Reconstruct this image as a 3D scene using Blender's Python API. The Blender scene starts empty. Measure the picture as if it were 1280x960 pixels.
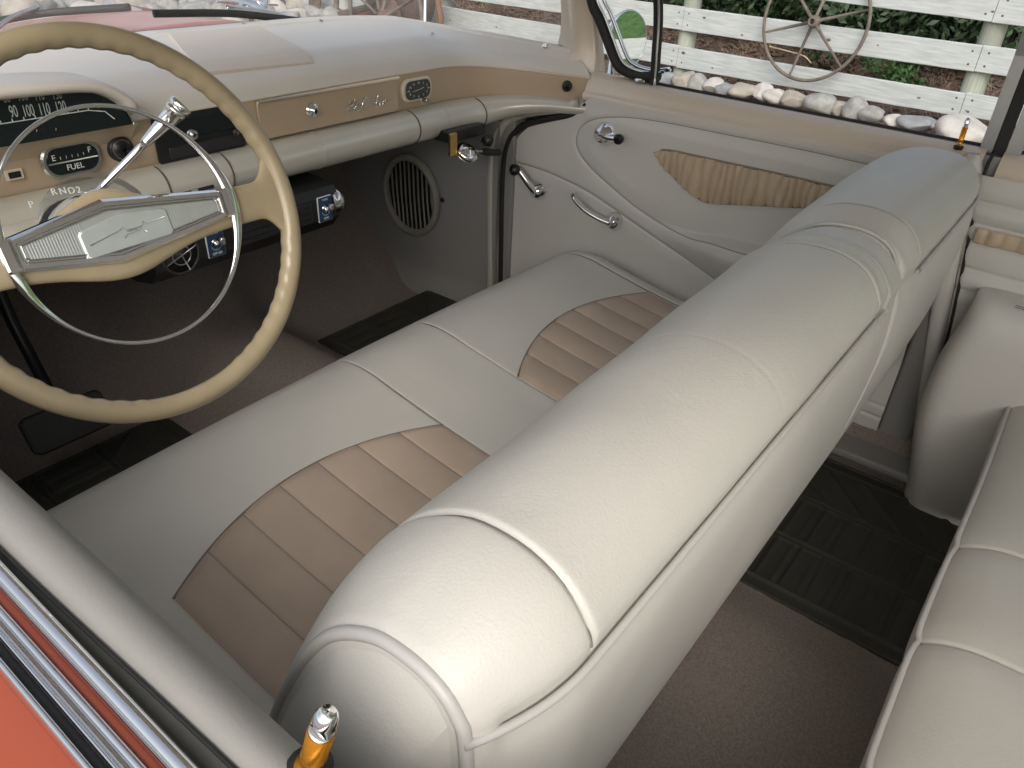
import bpy, math, random
import numpy as np
from mathutils import Vector, Matrix

sc = bpy.context.scene
C = sc.collection
rad = math.radians

# ---------------------------------------------------------------- camera (solved from the car's straight lines)
F = 955.0
CAM = np.array([-0.88, 0.0, 1.34])
def _axes():
    a = np.array([1500 - 640, -80 - 480, F]); a /= np.linalg.norm(a)
    b = np.array([-858 - 640, -215 - 480, F]); b -= a * (a @ b); b /= np.linalg.norm(b)
    c = np.cross(a, b)
    if c[1] > 0: c = -c
    return np.stack([a, b, c], 1)
ROT = _axes()
cam = bpy.data.objects.new('camera', bpy.data.cameras.new('camera')); C.objects.link(cam)
_r, _d, _f = ROT[0], ROT[1], ROT[2]
_m = Matrix(((_r[0], -_d[0], -_f[0], CAM[0]), (_r[1], -_d[1], -_f[1], CAM[1]), (_r[2], -_d[2], -_f[2], CAM[2]), (0, 0, 0, 1)))
cam.matrix_world = _m
cam.data.sensor_width = 36; cam.data.lens = F / 1280 * 36
cam.data.clip_start = 0.02; cam.data.clip_end = 500
sc.camera = cam

# ---------------------------------------------------------------- sky, sun, exposure
SUN_EL, SUN_AZ = rad(38), rad(238)
w = bpy.data.worlds.new('World'); sc.world = w; w.use_nodes = True
nt = w.node_tree; nt.nodes.clear()
sky = nt.nodes.new('ShaderNodeTexSky'); sky.sky_type = 'NISHITA'; sky.sun_disc = False
sky.sun_elevation = SUN_EL; sky.sun_rotation = SUN_AZ
sky.air_density = 1.0; sky.dust_density = 4.0; sky.ozone_density = 0.6
bg = nt.nodes.new('ShaderNodeBackground'); bg.inputs[1].default_value = 0.15
out = nt.nodes.new('ShaderNodeOutputWorld')
hs = nt.nodes.new('ShaderNodeHueSaturation'); hs.inputs['Saturation'].default_value = .5   # overcast: the blue is veiled
nt.links.new(sky.outputs[0], hs.inputs['Color']); nt.links.new(hs.outputs[0], bg.inputs[0]); nt.links.new(bg.outputs[0], out.inputs[0])
sun = bpy.data.lights.new('sun', 'SUN'); sun.energy = .5; sun.angle = rad(55); sun.color = (1, .985, .96)
so = bpy.data.objects.new('sun', sun); C.objects.link(so)
sdir = Vector((math.sin(SUN_AZ) * math.cos(SUN_EL), math.cos(SUN_AZ) * math.cos(SUN_EL), math.sin(SUN_EL)))
so.rotation_euler = sdir.to_track_quat('Z', 'Y').to_euler(); so.location = (0, 0, 30)
sc.view_settings.view_transform = 'Standard'; sc.view_settings.look = 'None'
sc.view_settings.gamma = 1.0; sc.view_settings.use_curve_mapping = False
sc.view_settings.exposure = 0.56
sc.render.engine = 'CYCLES'
sc.cycles.max_bounces = 8; sc.cycles.diffuse_bounces = 5; sc.cycles.transparent_max_bounces = 12
sc.cycles.caustics_reflective = False; sc.cycles.caustics_refractive = False
sc.cycles.use_denoising = True

# ---------------------------------------------------------------- measuring helpers: photo point -> point on a real plane
def ray(u, v): return ROT.T @ np.array([(u - 640) / F, (v - 480) / F, 1.0])
def onx(u, v, x): d = ray(u, v); return CAM + d * (x - CAM[0]) / d[0]
def ony(u, v, y): d = ray(u, v); return CAM + d * (y - CAM[1]) / d[1]
def onz(u, v, z): d = ray(u, v); return CAM + d * (z - CAM[2]) / d[2]
def onp(u, v, p, n):
    d = ray(u, v); n = np.array(n, float); return CAM + d * ((np.array(p, float) - CAM) @ n) / (d @ n)

# ---------------------------------------------------------------- materials
MATS = {}
def mat(name, col, rough=.5, metal=0., var=.05, vscale=5., bump=0., bscale=300., coat=0., spec=.5, stretch=None, col2=None, detail=3, rvar=0., crough=.06, soft=0.):
    if name in MATS: return MATS[name]
    m = bpy.data.materials.new(name); m.use_nodes = True; MATS[name] = m
    t = m.node_tree; b = t.nodes['Principled BSDF']
    tc = t.nodes.new('ShaderNodeTexCoord'); src = tc.outputs['Object']
    if stretch:
        mp = t.nodes.new('ShaderNodeMapping'); mp.inputs['Scale'].default_value = stretch
        t.links.new(src, mp.inputs[0]); src = mp.outputs[0]
    n = t.nodes.new('ShaderNodeTexNoise'); n.inputs['Scale'].default_value = vscale; n.inputs['Detail'].default_value = detail
    t.links.new(src, n.inputs['Vector'])
    r = t.nodes.new('ShaderNodeValToRGB'); r.color_ramp.elements[0].position = .3; r.color_ramp.elements[1].position = .7
    c2 = col2 or tuple(min(1, c * (1 + var)) for c in col); c1 = tuple(c * (1 - var) for c in col) if not col2 else col
    r.color_ramp.elements[0].color = (*c1, 1); r.color_ramp.elements[1].color = (*c2, 1)
    t.links.new(n.outputs['Fac'], r.inputs[0]); t.links.new(r.outputs[0], b.inputs['Base Color'])
    b.inputs['Roughness'].default_value = rough; b.inputs['Metallic'].default_value = metal
    b.inputs['Specular IOR Level'].default_value = spec; b.inputs['Coat Weight'].default_value = coat
    b.inputs['Coat Roughness'].default_value = crough
    if rvar:
        mr = t.nodes.new('ShaderNodeMapRange'); mr.inputs['To Min'].default_value = max(0, rough - rvar); mr.inputs['To Max'].default_value = rough + rvar
        t.links.new(n.outputs['Fac'], mr.inputs[0]); t.links.new(mr.outputs[0], b.inputs['Roughness'])
    if bump:
        n2 = t.nodes.new('ShaderNodeTexNoise'); n2.inputs['Scale'].default_value = bscale; n2.inputs['Detail'].default_value = 2
        t.links.new(src, n2.inputs['Vector'])
        bp = t.nodes.new('ShaderNodeBump'); bp.inputs['Strength'].default_value = bump; bp.inputs['Distance'].default_value = .002
        t.links.new(n2.outputs['Fac'], bp.inputs['Height']); t.links.new(bp.outputs[0], b.inputs['Normal'])
        if soft:
            n3 = t.nodes.new('ShaderNodeTexNoise'); n3.inputs['Scale'].default_value = 8; n3.inputs['Detail'].default_value = 4; n3.inputs['Distortion'].default_value = 1.2
            t.links.new(src, n3.inputs['Vector'])
            b3 = t.nodes.new('ShaderNodeBump'); b3.inputs['Strength'].default_value = soft; b3.inputs['Distance'].default_value = .012
            t.links.new(n3.outputs['Fac'], b3.inputs['Height']); t.links.new(b3.outputs[0], bp.inputs['Normal'])
    return m

def glass_mat(name, tint=(1, 1, 1), refl=.5):
    m = bpy.data.materials.new(name); m.use_nodes = True; MATS[name] = m
    t = m.node_tree; t.nodes.clear()
    o = t.nodes.new('ShaderNodeOutputMaterial'); mx = t.nodes.new('ShaderNodeMixShader')
    tr = t.nodes.new('ShaderNodeBsdfTransparent'); tr.inputs[0].default_value = (*tint, 1)
    gl = t.nodes.new('ShaderNodeBsdfGlossy'); gl.inputs['Roughness'].default_value = .02
    fr = t.nodes.new('ShaderNodeFresnel'); fr.inputs[0].default_value = 1.45
    mu = t.nodes.new('ShaderNodeMath'); mu.operation = 'MULTIPLY'; mu.inputs[1].default_value = refl
    t.links.new(fr.outputs[0], mu.inputs[0]); t.links.new(mu.outputs[0], mx.inputs[0])
    t.links.new(tr.outputs[0], mx.inputs[1]); t.links.new(gl.outputs[0], mx.inputs[2]); t.links.new(mx.outputs[0], o.inputs[0])
    return m

IVORY = mat('ivory_leather', (.572, .556, .505), .43, var=.05, vscale=5, bump=.16, bscale=420, rvar=.07, soft=.10, detail=5)
IVORY_DOOR = mat('ivory_door_vinyl', (.66, .645, .60), .48, var=.035, vscale=6, bump=.12, bscale=420, soft=.10)
TAN = mat('tan_leather', (.45, .36, .28), .42, var=.08, vscale=9, bump=.16, bscale=420, soft=.15, rvar=.06)
TAN_CLOTH = mat('gathered_tan_vinyl', (.57, .45, .315), .5, var=.08, vscale=25, bump=.1, bscale=300)
PIPING = mat('piping_vinyl', (.49, .48, .45), .4, var=.03, bump=.05)
DASHTOP = mat('dash_top_paint', (.70, .655, .59), .36, var=.04, vscale=5, bump=.06, bscale=500, rvar=.06, detail=5)
BEIGE = mat('beige_enamel', (.51, .395, .275), .32, var=.03, vscale=3, coat=.35, bump=.03, bscale=250)
BEIGE_PALE = mat('pale_beige_enamel', (.70, .605, .485), .3, var=.03, vscale=3, coat=.8, crough=.14)
PEARL = mat('pearl_ivory_paint', (.60, .58, .505), .28, var=.02, vscale=5, coat=.5, metal=.15)
WHEELP = mat('aged_ivory_plastic', (.355, .292, .185), .3, var=.09, vscale=16, coat=.2, bump=.03, bscale=60, rvar=.08)
CHROME = mat('chrome', (.85, .855, .86), .06, 1., var=.01, vscale=8, rvar=.02)
STEEL = mat('brushed_steel', (.55, .55, .54), .3, 1., var=.05, vscale=30)
BRASS = mat('brass', (.62, .43, .16), .32, 1., var=.15, vscale=60)
AMBER = mat('amber_anodised', (.72, .30, .03), .25, .85, var=.08, vscale=120)
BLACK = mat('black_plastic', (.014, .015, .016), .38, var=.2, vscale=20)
BLACKR = mat('black_rubber', (.018, .018, .018), .6, var=.2, vscale=30)
DIAL = mat('dial_black', (.010, .016, .016), .2, var=.1)
WHITEP = mat('white_lettering', (.72, .76, .73), .5, var=.02)
BLUEP = mat('blue_control_plate', (.016, .055, .12), .35, var=.05)
CARPET = mat('brown_carpet', (.32, .275, .245), .95, var=.2, vscale=260, bump=1., bscale=900, spec=.1)
RUBBER = mat('olive_rubber_mat', (.040, .040, .032), .65, var=.1, vscale=12, bump=.2, bscale=300)
KICK = mat('kick_panel_grey', (.27, .265, .255), .7, var=.04, bump=.1, bscale=300)
CORAL = mat('coral_paint', (.36, .074, .033), .26, var=.03, coat=.3, spec=.4, vscale=2)
OLIVE = mat('channel_lining', (.085, .083, .068), .75, var=.1, vscale=40, bump=.1)
WOOD = mat('weathered_white_board', (.40, .43, .42), .8, var=.1, vscale=3, stretch=(12, .9, 22), col2=(.56, .59, .57), bump=.4, bscale=6, detail=6)
POST = mat('weathered_post', (.34, .36, .30), .85, var=.15, vscale=3, stretch=(20, 20, 1.5), bump=.4, bscale=5, detail=5)
RUST = mat('rusty_iron', (.085, .052, .038), .85, var=.3, vscale=25, col2=(.16, .105, .08), bump=.5, bscale=90, detail=6)
RUSTG = mat('grey_brown_iron', (.105, .088, .072), .8, var=.3, vscale=18, col2=(.19, .16, .13), bump=.4, bscale=90)
KNOT = mat('wood_knot', (.20, .19, .18), .8, var=.2)
STONES = [mat('grey_stone', (.22, .22, .21), .85, vscale=14, col2=(.40, .39, .37), bump=.5, bscale=40, detail=6),
          mat('pale_stone', (.40, .38, .35), .85, vscale=14, col2=(.54, .52, .48), bump=.5, bscale=40, detail=6),
          mat('blue_grey_stone', (.21, .225, .235), .85, vscale=14, col2=(.34, .35, .355), bump=.5, bscale=40, detail=6),
          mat('buff_stone', (.30, .27, .225), .85, vscale=14, col2=(.42, .39, .34), bump=.5, bscale=40, detail=6)]
LEAF = mat('dark_green_leaves', (.018, .042, .016), .6, var=.4, vscale=5, col2=(.045, .085, .03))
STRAW = mat('dry_straw', (.36, .27, .17), .9, var=.2, vscale=9, col2=(.56, .47, .36))
BARK = mat('bark_mulch_soil', (.085, .058, .042), .95, vscale=22, col2=(.20, .135, .10), bump=1., bscale=60, detail=8)
MIRROR = mat('mirror_glass', (.9, .92, .9), .01, 1., var=0.)
HEADL = mat('headliner', (.80, .78, .74), .9, var=.02)
GLASS = glass_mat('clear_glass', (.985, .99, .985), .18)
PLEX = glass_mat('clear_plastic', (.85, .87, .88), .9)
LENS = glass_mat('silvery_lens', (.72, .76, .76), 1.)

# ---------------------------------------------------------------- object helpers
ORI = {}
def thing(name, label, cat, loc, group=None):
    o = bpy.data.objects.new(name, None); C.objects.link(o); o.location = loc; o.empty_display_size = .05
    o['label'] = label; o['category'] = cat; o['kind'] = 'thing'
    if group: o['group'] = group
    ORI[o.name] = np.array(loc, float)
    return o
def mk(name, V, Fc, m, parent=None, smooth=True, label=None, mats=None, fmat=None):
    V = np.asarray(V, float).reshape(-1, 3)
    org = ORI[parent.name] if parent else np.zeros(3)
    me = bpy.data.meshes.new(name)
    me.from_pydata((V - org).tolist(), [], [tuple(f) for f in Fc])
    for mm in (mats or [m]): me.materials.append(mm)
    if smooth: me.polygons.foreach_set('use_smooth', [True] * len(me.polygons))
    if fmat is not None: me.polygons.foreach_set('material_index', fmat)
    me.update()
    o = bpy.data.objects.new(name, me); C.objects.link(o)
    if parent: o.parent = parent; ORI[o.name] = org
    if label: o['label'] = label
    return o
def tag(o, label, cat, group=None, kind=None):
    o['label'] = label; o['category'] = cat
    if group: o['group'] = group
    if kind: o['kind'] = kind
    return o

class MB:
    def __init__(s): s.V = []; s.F = []; s.n = 0
    def add(s, V, Fc):
        V = np.asarray(V, float).reshape(-1, 3); s.V.append(V); s.F += [tuple(i + s.n for i in f) for f in Fc]; s.n += len(V); return s
    def build(s, name, m, parent=None, smooth=True, label=None): return mk(name, np.concatenate(s.V), s.F, m, parent, smooth, label)

def gridf(nu, nv, cu=False, cv=False, flip=False):
    f = []
    for i in range(nu if cu else nu - 1):
        for j in range(nv if cv else nv - 1):
            a = i * nv + j; b = ((i + 1) % nu) * nv + j; c = ((i + 1) % nu) * nv + (j + 1) % nv; d = i * nv + (j + 1) % nv
            f.append((a, d, c, b) if flip else (a, b, c, d))
    return f
def catmull(P, n, closed=False):
    P = np.asarray(P, float); N = len(P)
    if closed: Q = np.concatenate([P[-1:], P, P[:2]])
    else: Q = np.concatenate([2 * P[:1] - P[1:2], P, 2 * P[-1:] - P[-2:-1]])
    out = []
    segs = N if closed else N - 1
    for i in range(segs):
        p0, p1, p2, p3 = Q[i:i + 4]
        for t in np.linspace(0, 1, 14, endpoint=False):
            out.append(.5 * (2 * p1 + (p2 - p0) * t + (2 * p0 - 5 * p1 + 4 * p2 - p3) * t * t + (3 * p1 - p0 - 3 * p2 + p3) * t ** 3))
    out.append(P[0] if closed else P[-1]); out = np.array(out)
    s = np.concatenate([[0], np.cumsum(np.linalg.norm(np.diff(out, axis=0), axis=1))])
    q = np.linspace(0, s[-1], n + (1 if closed else 0))
    r = np.stack([np.interp(q, s, out[:, k]) for k in range(out.shape[1])], 1)
    return r[:-1] if closed else r
def tube_geo(P, r, ns=10, closed=False, flat=None, up=None):
    P = np.asarray(P, float); n = len(P); r = np.atleast_1d(np.asarray(r, float)); r = np.interp(np.linspace(0, 1, n), np.linspace(0, 1, len(r)), r) if len(r) > 1 else np.full(n, r[0])
    T = np.gradient(P, axis=0) if not closed else (np.roll(P, -1, 0) - np.roll(P, 1, 0))
    T /= np.linalg.norm(T, axis=1)[:, None] + 1e-12
    u = np.array(up if up is not None else ([0, 0, 1] if abs(T[0][2]) < .9 else [1, 0, 0]), float)
    V = []
    for i in range(n):
        if up is not None: u = np.array(up, float)
        a = u - T[i] * (u @ T[i]); a /= np.linalg.norm(a) + 1e-12; u = a
        b = np.cross(T[i], a)
        for k in range(ns):
            t = 2 * math.pi * k / ns
            V.append(P[i] + r[i] * (a * math.cos(t) * (flat or 1) + b * math.sin(t)))
    Fc = gridf(n, ns, closed, True)
    if not closed:
        Fc.append(tuple(range(ns))[::-1]); Fc.append(tuple((n - 1) * ns + k for k in range(ns)))
    return V, Fc
def tube(name, P, r, m, parent=None, ns=10, closed=False, smooth_n=0, label=None, flat=None, up=None):
    if smooth_n: P = catmull(P, smooth_n, closed)
    V, Fc = tube_geo(P, r, ns, closed, flat, up); return mk(name, V, Fc, m, parent, True, label)
def frame(n):
    n = np.array(n, float); n /= np.linalg.norm(n)
    u = np.array([0, 0, 1.]) if abs(n[2]) < .9 else np.array([0, 1., 0])
    a = np.cross(u, n); a /= np.linalg.norm(a); return a, np.cross(n, a), n
def lathe_geo(c, axis, prof, ns=28, sx=1., sy=1., ax=None):
    a, b, n = frame(axis)
    if ax is not None:
        a = np.array(ax, float); a = a - n * (a @ n); a /= np.linalg.norm(a); b = np.cross(n, a)
    V = []
    for r, h in prof:
        for k in range(ns):
            t = 2 * math.pi * k / ns; V.append(np.array(c) + n * h + (a * math.cos(t) * sx + b * math.sin(t) * sy) * r)
    Fc = gridf(len(prof), ns, False, True)
    Fc.append(tuple(range(ns))[::-1]); Fc.append(tuple((len(prof) - 1) * ns + k for k in range(ns)))
    return V, Fc
def lathe(name, c, axis, prof, m, parent=None, ns=28, sx=1., sy=1., ax=None, label=None):
    V, Fc = lathe_geo(c, axis, prof, ns, sx, sy, ax); return mk(name, V, Fc, m, parent, True, label)
def prism_geo(poly, o, ex, ey, h, bev=0.):
    """polygon in a plane (o, ex, ey) pushed out along ex x ey by h, with a small chamfer on the outer rim"""
    o = np.array(o, float); ex = np.array(ex, float); ey = np.array(ey, float); n = np.cross(ex, ey); n /= np.linalg.norm(n)
    P = np.array(poly, float); k = len(P); c = P.mean(0)
    def inset(d):
        q = []
        for i in range(k):
            e1 = P[i] - P[i - 1]; e2 = P[(i + 1) % k] - P[i]
            n1 = np.array([-e1[1], e1[0]]) / (np.linalg.norm(e1) + 1e-9); n2 = np.array([-e2[1], e2[0]]) / (np.linalg.norm(e2) + 1e-9)
            nn = n1 + n2; nn /= np.linalg.norm(nn) + 1e-9
            q.append(P[i] + nn * d / max(.4, nn @ n1))
        return np.array(q)
    area = .5 * sum(P[i - 1][0] * P[i][1] - P[i][0] * P[i - 1][1] for i in range(k))
    if area < 0: P = P[::-1]
    rings = [(P, 0.), (P, h - bev), (inset(bev), h)] if bev else [(P, 0.), (P, h)]
    V = []
    for R, z in rings:
        V += [o + ex * p[0] + ey * p[1] + n * z for p in R]
    Fc = gridf(len(rings), k, False, True)
    Fc.append(tuple(range(k))[::-1]); Fc.append(tuple((len(rings) - 1) * k + i for i in range(k)))
    return V, Fc
def prism(name, poly, o, ex, ey, h, m, parent=None, bev=0., smooth=False, label=None):
    V, Fc = prism_geo(poly, o, ex, ey, h, bev); return mk(name, V, Fc, m, parent, smooth, label)
def rrect(w, h, r, n=5, cx=0., cy=0.):
    P = []
    for (x, y, a) in ((w / 2 - r, h / 2 - r, 0), (-w / 2 + r, h / 2 - r, 90), (-w / 2 + r, -h / 2 + r, 180), (w / 2 - r, -h / 2 + r, 270)):
        for i in range(n + 1):
            t = rad(a + 90 * i / n); P.append((cx + x + r * math.cos(t), cy + y + r * math.sin(t)))
    return P
def box_geo(a, b, bev=.004):
    a = np.array(a, float); b = np.array(b, float); d = b - a; c = (a + b) / 2
    return prism_geo2(c, d, bev)
def prism_geo2(c, d, bev):
    P = rrect(d[0], d[1], min(bev, d[0] / 2.1, d[1] / 2.1), 3); bv = min(bev, d[2] / 2.1); V = []; k = len(P)
    def ring(s, z):
        return [(c[0] + p[0] - math.copysign(s, p[0]), c[1] + p[1] - math.copysign(s, p[1]), c[2] + z) for p in P]
    R = [ring(bv, -d[2] / 2), ring(bv * .3, -d[2] / 2 + bv * .3), ring(0, -d[2] / 2 + bv), ring(0, d[2] / 2 - bv), ring(bv * .3, d[2] / 2 - bv * .3), ring(bv, d[2] / 2)]
    for r in R: V += r
    Fc = gridf(len(R), k, False, True); Fc.append(tuple(range(k))[::-1]); Fc.append(tuple((len(R) - 1) * k + i for i in range(k)))
    return V, Fc
def box(name, a, b, m, parent=None, bev=.004, label=None, smooth=False):
    V, Fc = box_geo(a, b, bev); return mk(name, V, Fc, m, parent, smooth, label)
def text(name, s, size, o, ex, ey, m, parent, sx=1., depth=.0006, align='CENTER', shear=0.):
    cu = bpy.data.curves.new(name, 'FONT'); cu.body = s; cu.size = size; cu.align_x = align; cu.align_y = 'CENTER'; cu.extrude = depth / 2; cu.shear = shear
    t = bpy.data.objects.new('tmp_text', cu); C.objects.link(t)
    dg = bpy.context.evaluated_depsgraph_get(); me = bpy.data.meshes.new_from_object(t.evaluated_get(dg))
    V = np.array([v.co[:] for v in me.vertices]).reshape(-1, 3); Fc = [tuple(p.vertices) for p in me.polygons]
    bpy.data.objects.remove(t); bpy.data.curves.remove(cu); bpy.data.meshes.remove(me)
    ex = np.array(ex, float); ey = np.array(ey, float); n = np.cross(ex, ey)
    return mk(name, np.array(o) + V[:, :1] * sx * ex + V[:, 1:2] * ey + V[:, 2:3] * n, Fc, m, parent, False)
def refine(a, b, step, cs, hw=.012, fine=.0016):
    v = list(np.arange(a, b, step)) + [b]
    for c in cs: v += list(np.arange(c - hw, c + hw, fine))
    v = np.array(sorted(x for x in v if a <= x <= b)); keep = [v[0]]
    for x in v[1:]:
        if x - keep[-1] > fine * .6: keep.append(x)
    return np.array(keep)
def G(x, s): return np.exp(-(x / s) ** 2)
def smooth(a, b, x): t = np.clip((x - a) / (b - a), 0, 1); return t * t * (3 - 2 * t)
def dist_poly(Q, P):
    """distance of points Q (n,2) to the polyline P (k,2)"""
    d = np.full(len(Q), 9.)
    for a, b in zip(P[:-1], P[1:]):
        ab = b - a; t = np.clip(((Q - a) @ ab) / (ab @ ab + 1e-12), 0, 1)
        d = np.minimum(d, np.linalg.norm(Q - a - t[:, None] * ab, axis=1))
    return d
rng = np.random.default_rng(4)
random.seed(4)

# ================================================================ GROUND, BANK
FD = np.array([.146, .989, 0]); FN = np.array([.989, -.146, 0]); FP = np.array([5.369, 2.194, 0.])
def fence_dist(x, y): return (x - FP[0]) * FN[0] + (y - FP[1]) * FN[1]
def ground_h(x, y):
    d = fence_dist(x, y)
    h = .10 * smooth(-.9, -.1, d) + .85 * smooth(.25, 3.2, d) + 1.6 * smooth(3, 14, d)
    h = h + 4.0 * smooth(2, 16, d) * smooth(0., -5., y)
    h = h + .75 * smooth(8.2, 13.5, y - .25 * x) * smooth(1.5, -1., d)
    return h
def build_ground():
    xs = np.unique(np.concatenate([np.linspace(-300, -8, 12), np.linspace(-8, 4, 30), np.linspace(4, 10, 70), np.linspace(10, 30, 30), np.linspace(30, 300, 12)]))
    ys = np.unique(np.concatenate([np.linspace(-300, -20, 12), np.linspace(-20, -3, 30), np.linspace(-3, 14, 120), np.linspace(14, 30, 20), np.linspace(30, 300, 12)]))
    X, Y = np.meshgrid(xs, ys, indexing='ij'); Z = ground_h(X, Y)
    Z = Z + .015 * rng.standard_normal(Z.shape) * (np.abs(X) < 12)
    V = np.stack([X, Y, Z], -1)
    m = bpy.data.materials.new('ground_soil_and_grass'); m.use_nodes = True; t = m.node_tree; b = t.nodes['Principled BSDF']
    tc = t.nodes.new('ShaderNodeTexCoord')
    def noise(s, d=6):
        n = t.nodes.new('ShaderNodeTexNoise'); n.inputs['Scale'].default_value = s; n.inputs['Detail'].default_value = d
        t.links.new(tc.outputs['Object'], n.inputs[0]); return n
    def ramp(n, a, c, p0=.35, p1=.65):
        r = t.nodes.new('ShaderNodeValToRGB'); r.color_ramp.elements[0].color = (*a, 1); r.color_ramp.elements[1].color = (*c, 1)
        r.color_ramp.elements[0].position = p0; r.color_ramp.elements[1].position = p1; t.links.new(n, r.inputs[0]); return r
    soil = ramp(noise(26).outputs[0], (.075, .05, .037), (.19, .13, .098))
    grass = ramp(noise(9).outputs[0], (.03, .085, .015), (.075, .17, .03))
    grav = ramp(noise(40).outputs[0], (.30, .29, .27), (.46, .44, .41))
    sp = t.nodes.new('ShaderNodeSeparateXYZ'); t.links.new(tc.outputs['Object'], sp.inputs[0])
    g1 = t.nodes.new('ShaderNodeMapRange'); g1.inputs['From Min'].default_value = -1.2; g1.inputs['From Max'].default_value = -2.6
    t.links.new(sp.outputs['Y'], g1.inputs[0])
    g2 = t.nodes.new('ShaderNodeMapRange'); g2.inputs['From Min'].default_value = 4.2; g2.inputs['From Max'].default_value = 3.6
    t.links.new(sp.outputs['X'], g2.inputs[0])
    m1 = t.nodes.new('ShaderNodeMixRGB'); m2 = t.nodes.new('ShaderNodeMixRGB')
    t.links.new(g1.outputs[0], m1.inputs[0]); t.links.new(soil.outputs[0], m1.inputs[1]); t.links.new(grass.outputs[0], m1.inputs[2])
    t.links.new(g2.outputs[0], m2.inputs[0]); t.links.new(m1.outputs[0], m2.inputs[1]); t.links.new(grav.outputs[0], m2.inputs[2])
    t.links.new(m2.outputs[0], b.inputs['Base Color']); b.inputs['Roughness'].default_value = .95
    bp = t.nodes.new('ShaderNodeBump'); bp.inputs['Strength'].default_value = .9; bp.inputs['Distance'].default_value = .03
    t.links.new(noise(45, 8).outputs[0], bp.inputs['Height']); t.links.new(bp.outputs[0], b.inputs['Normal'])
    o = mk('ground', V, gridf(len(xs), len(ys)), m); o['kind'] = 'structure'
build_ground()

# ================================================================ CAR BODY (shell, floor, pillars, glass, hood)
car = thing('classic_car', 'coral red classic car body shell with ivory trim, curved windshield and carpeted floor', 'car', (0, 0, .3))
def build_floor():
    xs = np.linspace(-.78, .78, 90); ys = np.linspace(-.75, 2.05, 140)
    X, Y = np.meshgrid(xs, ys, indexing='ij')
    Z = .30 + .12 * np.exp(-(np.abs(X) / .17) ** 3) * smooth(.0, 1.1, Y) + .035 * np.exp(-(np.abs(X) / .14) ** 3)
    Z = Z + .46 * smooth(1.48, 2.05, Y) ** 1.1
    Z = Z + .10 * smooth(.70, .77, np.abs(X))
    Z += .0012 * rng.standard_normal(Z.shape)
    mk('floor_carpet', np.stack([X, Y, Z], -1), gridf(len(xs), len(ys)), CARPET, car)
build_floor()
# firewall above the toe board
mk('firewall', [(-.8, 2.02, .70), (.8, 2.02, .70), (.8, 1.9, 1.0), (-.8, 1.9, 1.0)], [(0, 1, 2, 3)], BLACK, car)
# windshield base / fascia-top curves (right half, mirrored)
WB = np.array([(0, 1.832), (.22, 1.83), (.42, 1.822), (.55, 1.79), (.65, 1.715), (.735, 1.56), (.785, 1.385), (.797, 1.22), (.792, 1.125)])
FT = np.array([(0, 1.272), (.2, 1.272), (.42, 1.272), (.56, 1.27), (.635, 1.25), (.69, 1.20), (.728, 1.13), (.752, 1.06), (.768, 1.022)])
def mirror(P): return np.concatenate([(P[::-1] * [-1, 1])[:-1], P])
NW = 161
WBs = catmull(mirror(WB), NW); FTs = catmull(mirror(FT), NW)
def fz_top(x): return .999 - .016 * smooth(.5, .77, np.abs(x))
def fz_bot(x): return .921 + .012 * smooth(.6, .77, np.abs(x))
def yface(x): return np.interp(np.abs(x), FT[:, 0], FT[:, 1])

def windshield():
    rows = []
    for k, s in enumerate(np.linspace(0, 1, 12)):
        P = WBs.copy(); x = P[:, 0]; y = P[:, 1]
        x2 = x * (1 - .13 * s); y2 = y - .58 * s * smooth(1.05, 1.8, y) - .01 * s
        rows.append(np.stack([x2, y2, np.full(NW, 1.028 + .37 * s)], 1))
    g = mk('windshield', np.array(rows), gridf(12, NW), GLASS, car)
    b = np.stack([WBs[:, 0], WBs[:, 1] + .004, np.full(NW, 1.034)], 1)
    tube('windshield_gasket', b, .008, BLACKR, car, 8, up=(0, 0, 1), flat=.8)
    t = rows[-1]; tube('windshield_header', t + [0, -.01, .012], .022, BEIGE_PALE, car, 10, up=(0, 0, 1))
windshield()

def apillar(sgn):
    # rows of (inner edge) .. (outer edge), leaning
    R = [  # z, inner (x,y), outer (x,y)
        (.985, (.775, 1.20), (.792, 1.017)), (1.005, (.790, 1.185), (.795, 1.022)), (1.022, (.797, 1.165), (.796, 1.026)),
        (1.038, (.803, 1.150), (.797, 1.030)), (1.06, (.806, 1.146), (.796, 1.036)), (1.10, (.806, 1.146), (.792, 1.044)),
        (1.15, (.801, 1.150), (.786, 1.053)), (1.25, (.77, 1.15), (.755, 1.06)), (1.42, (.70, 1.13), (.685, 1.05))]
    V = []; n = 15
    for z, a, b in R:
        a = np.array(a); b = np.array(b)
        for t in np.linspace(0, 1, n):
            p = a * (1 - t) + b * t; bul = -.012 * math.sin(math.pi * t) - .014 * math.exp(-((t - .62) / .2) ** 2)
            V.append((sgn * (p[0] + bul), p[1], z))
        V.append((sgn * (b[0] + .03), b[1] + .0, z)); V.append((sgn * (a[0] + .035), a[1] + .01, z))
    mk('windshield_pillar', V, gridf(len(R), n + 2, False, True), BEIGE_PALE, car)
apillar(1); apillar(-1)
lathe('pillar_fastener', (.772, 1.165, 1.035), (-.4, -.5, .7), [(.008, 0), (.008, .004), (.005, .008), (.001, .009)], CHROME, car, 12)

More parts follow.
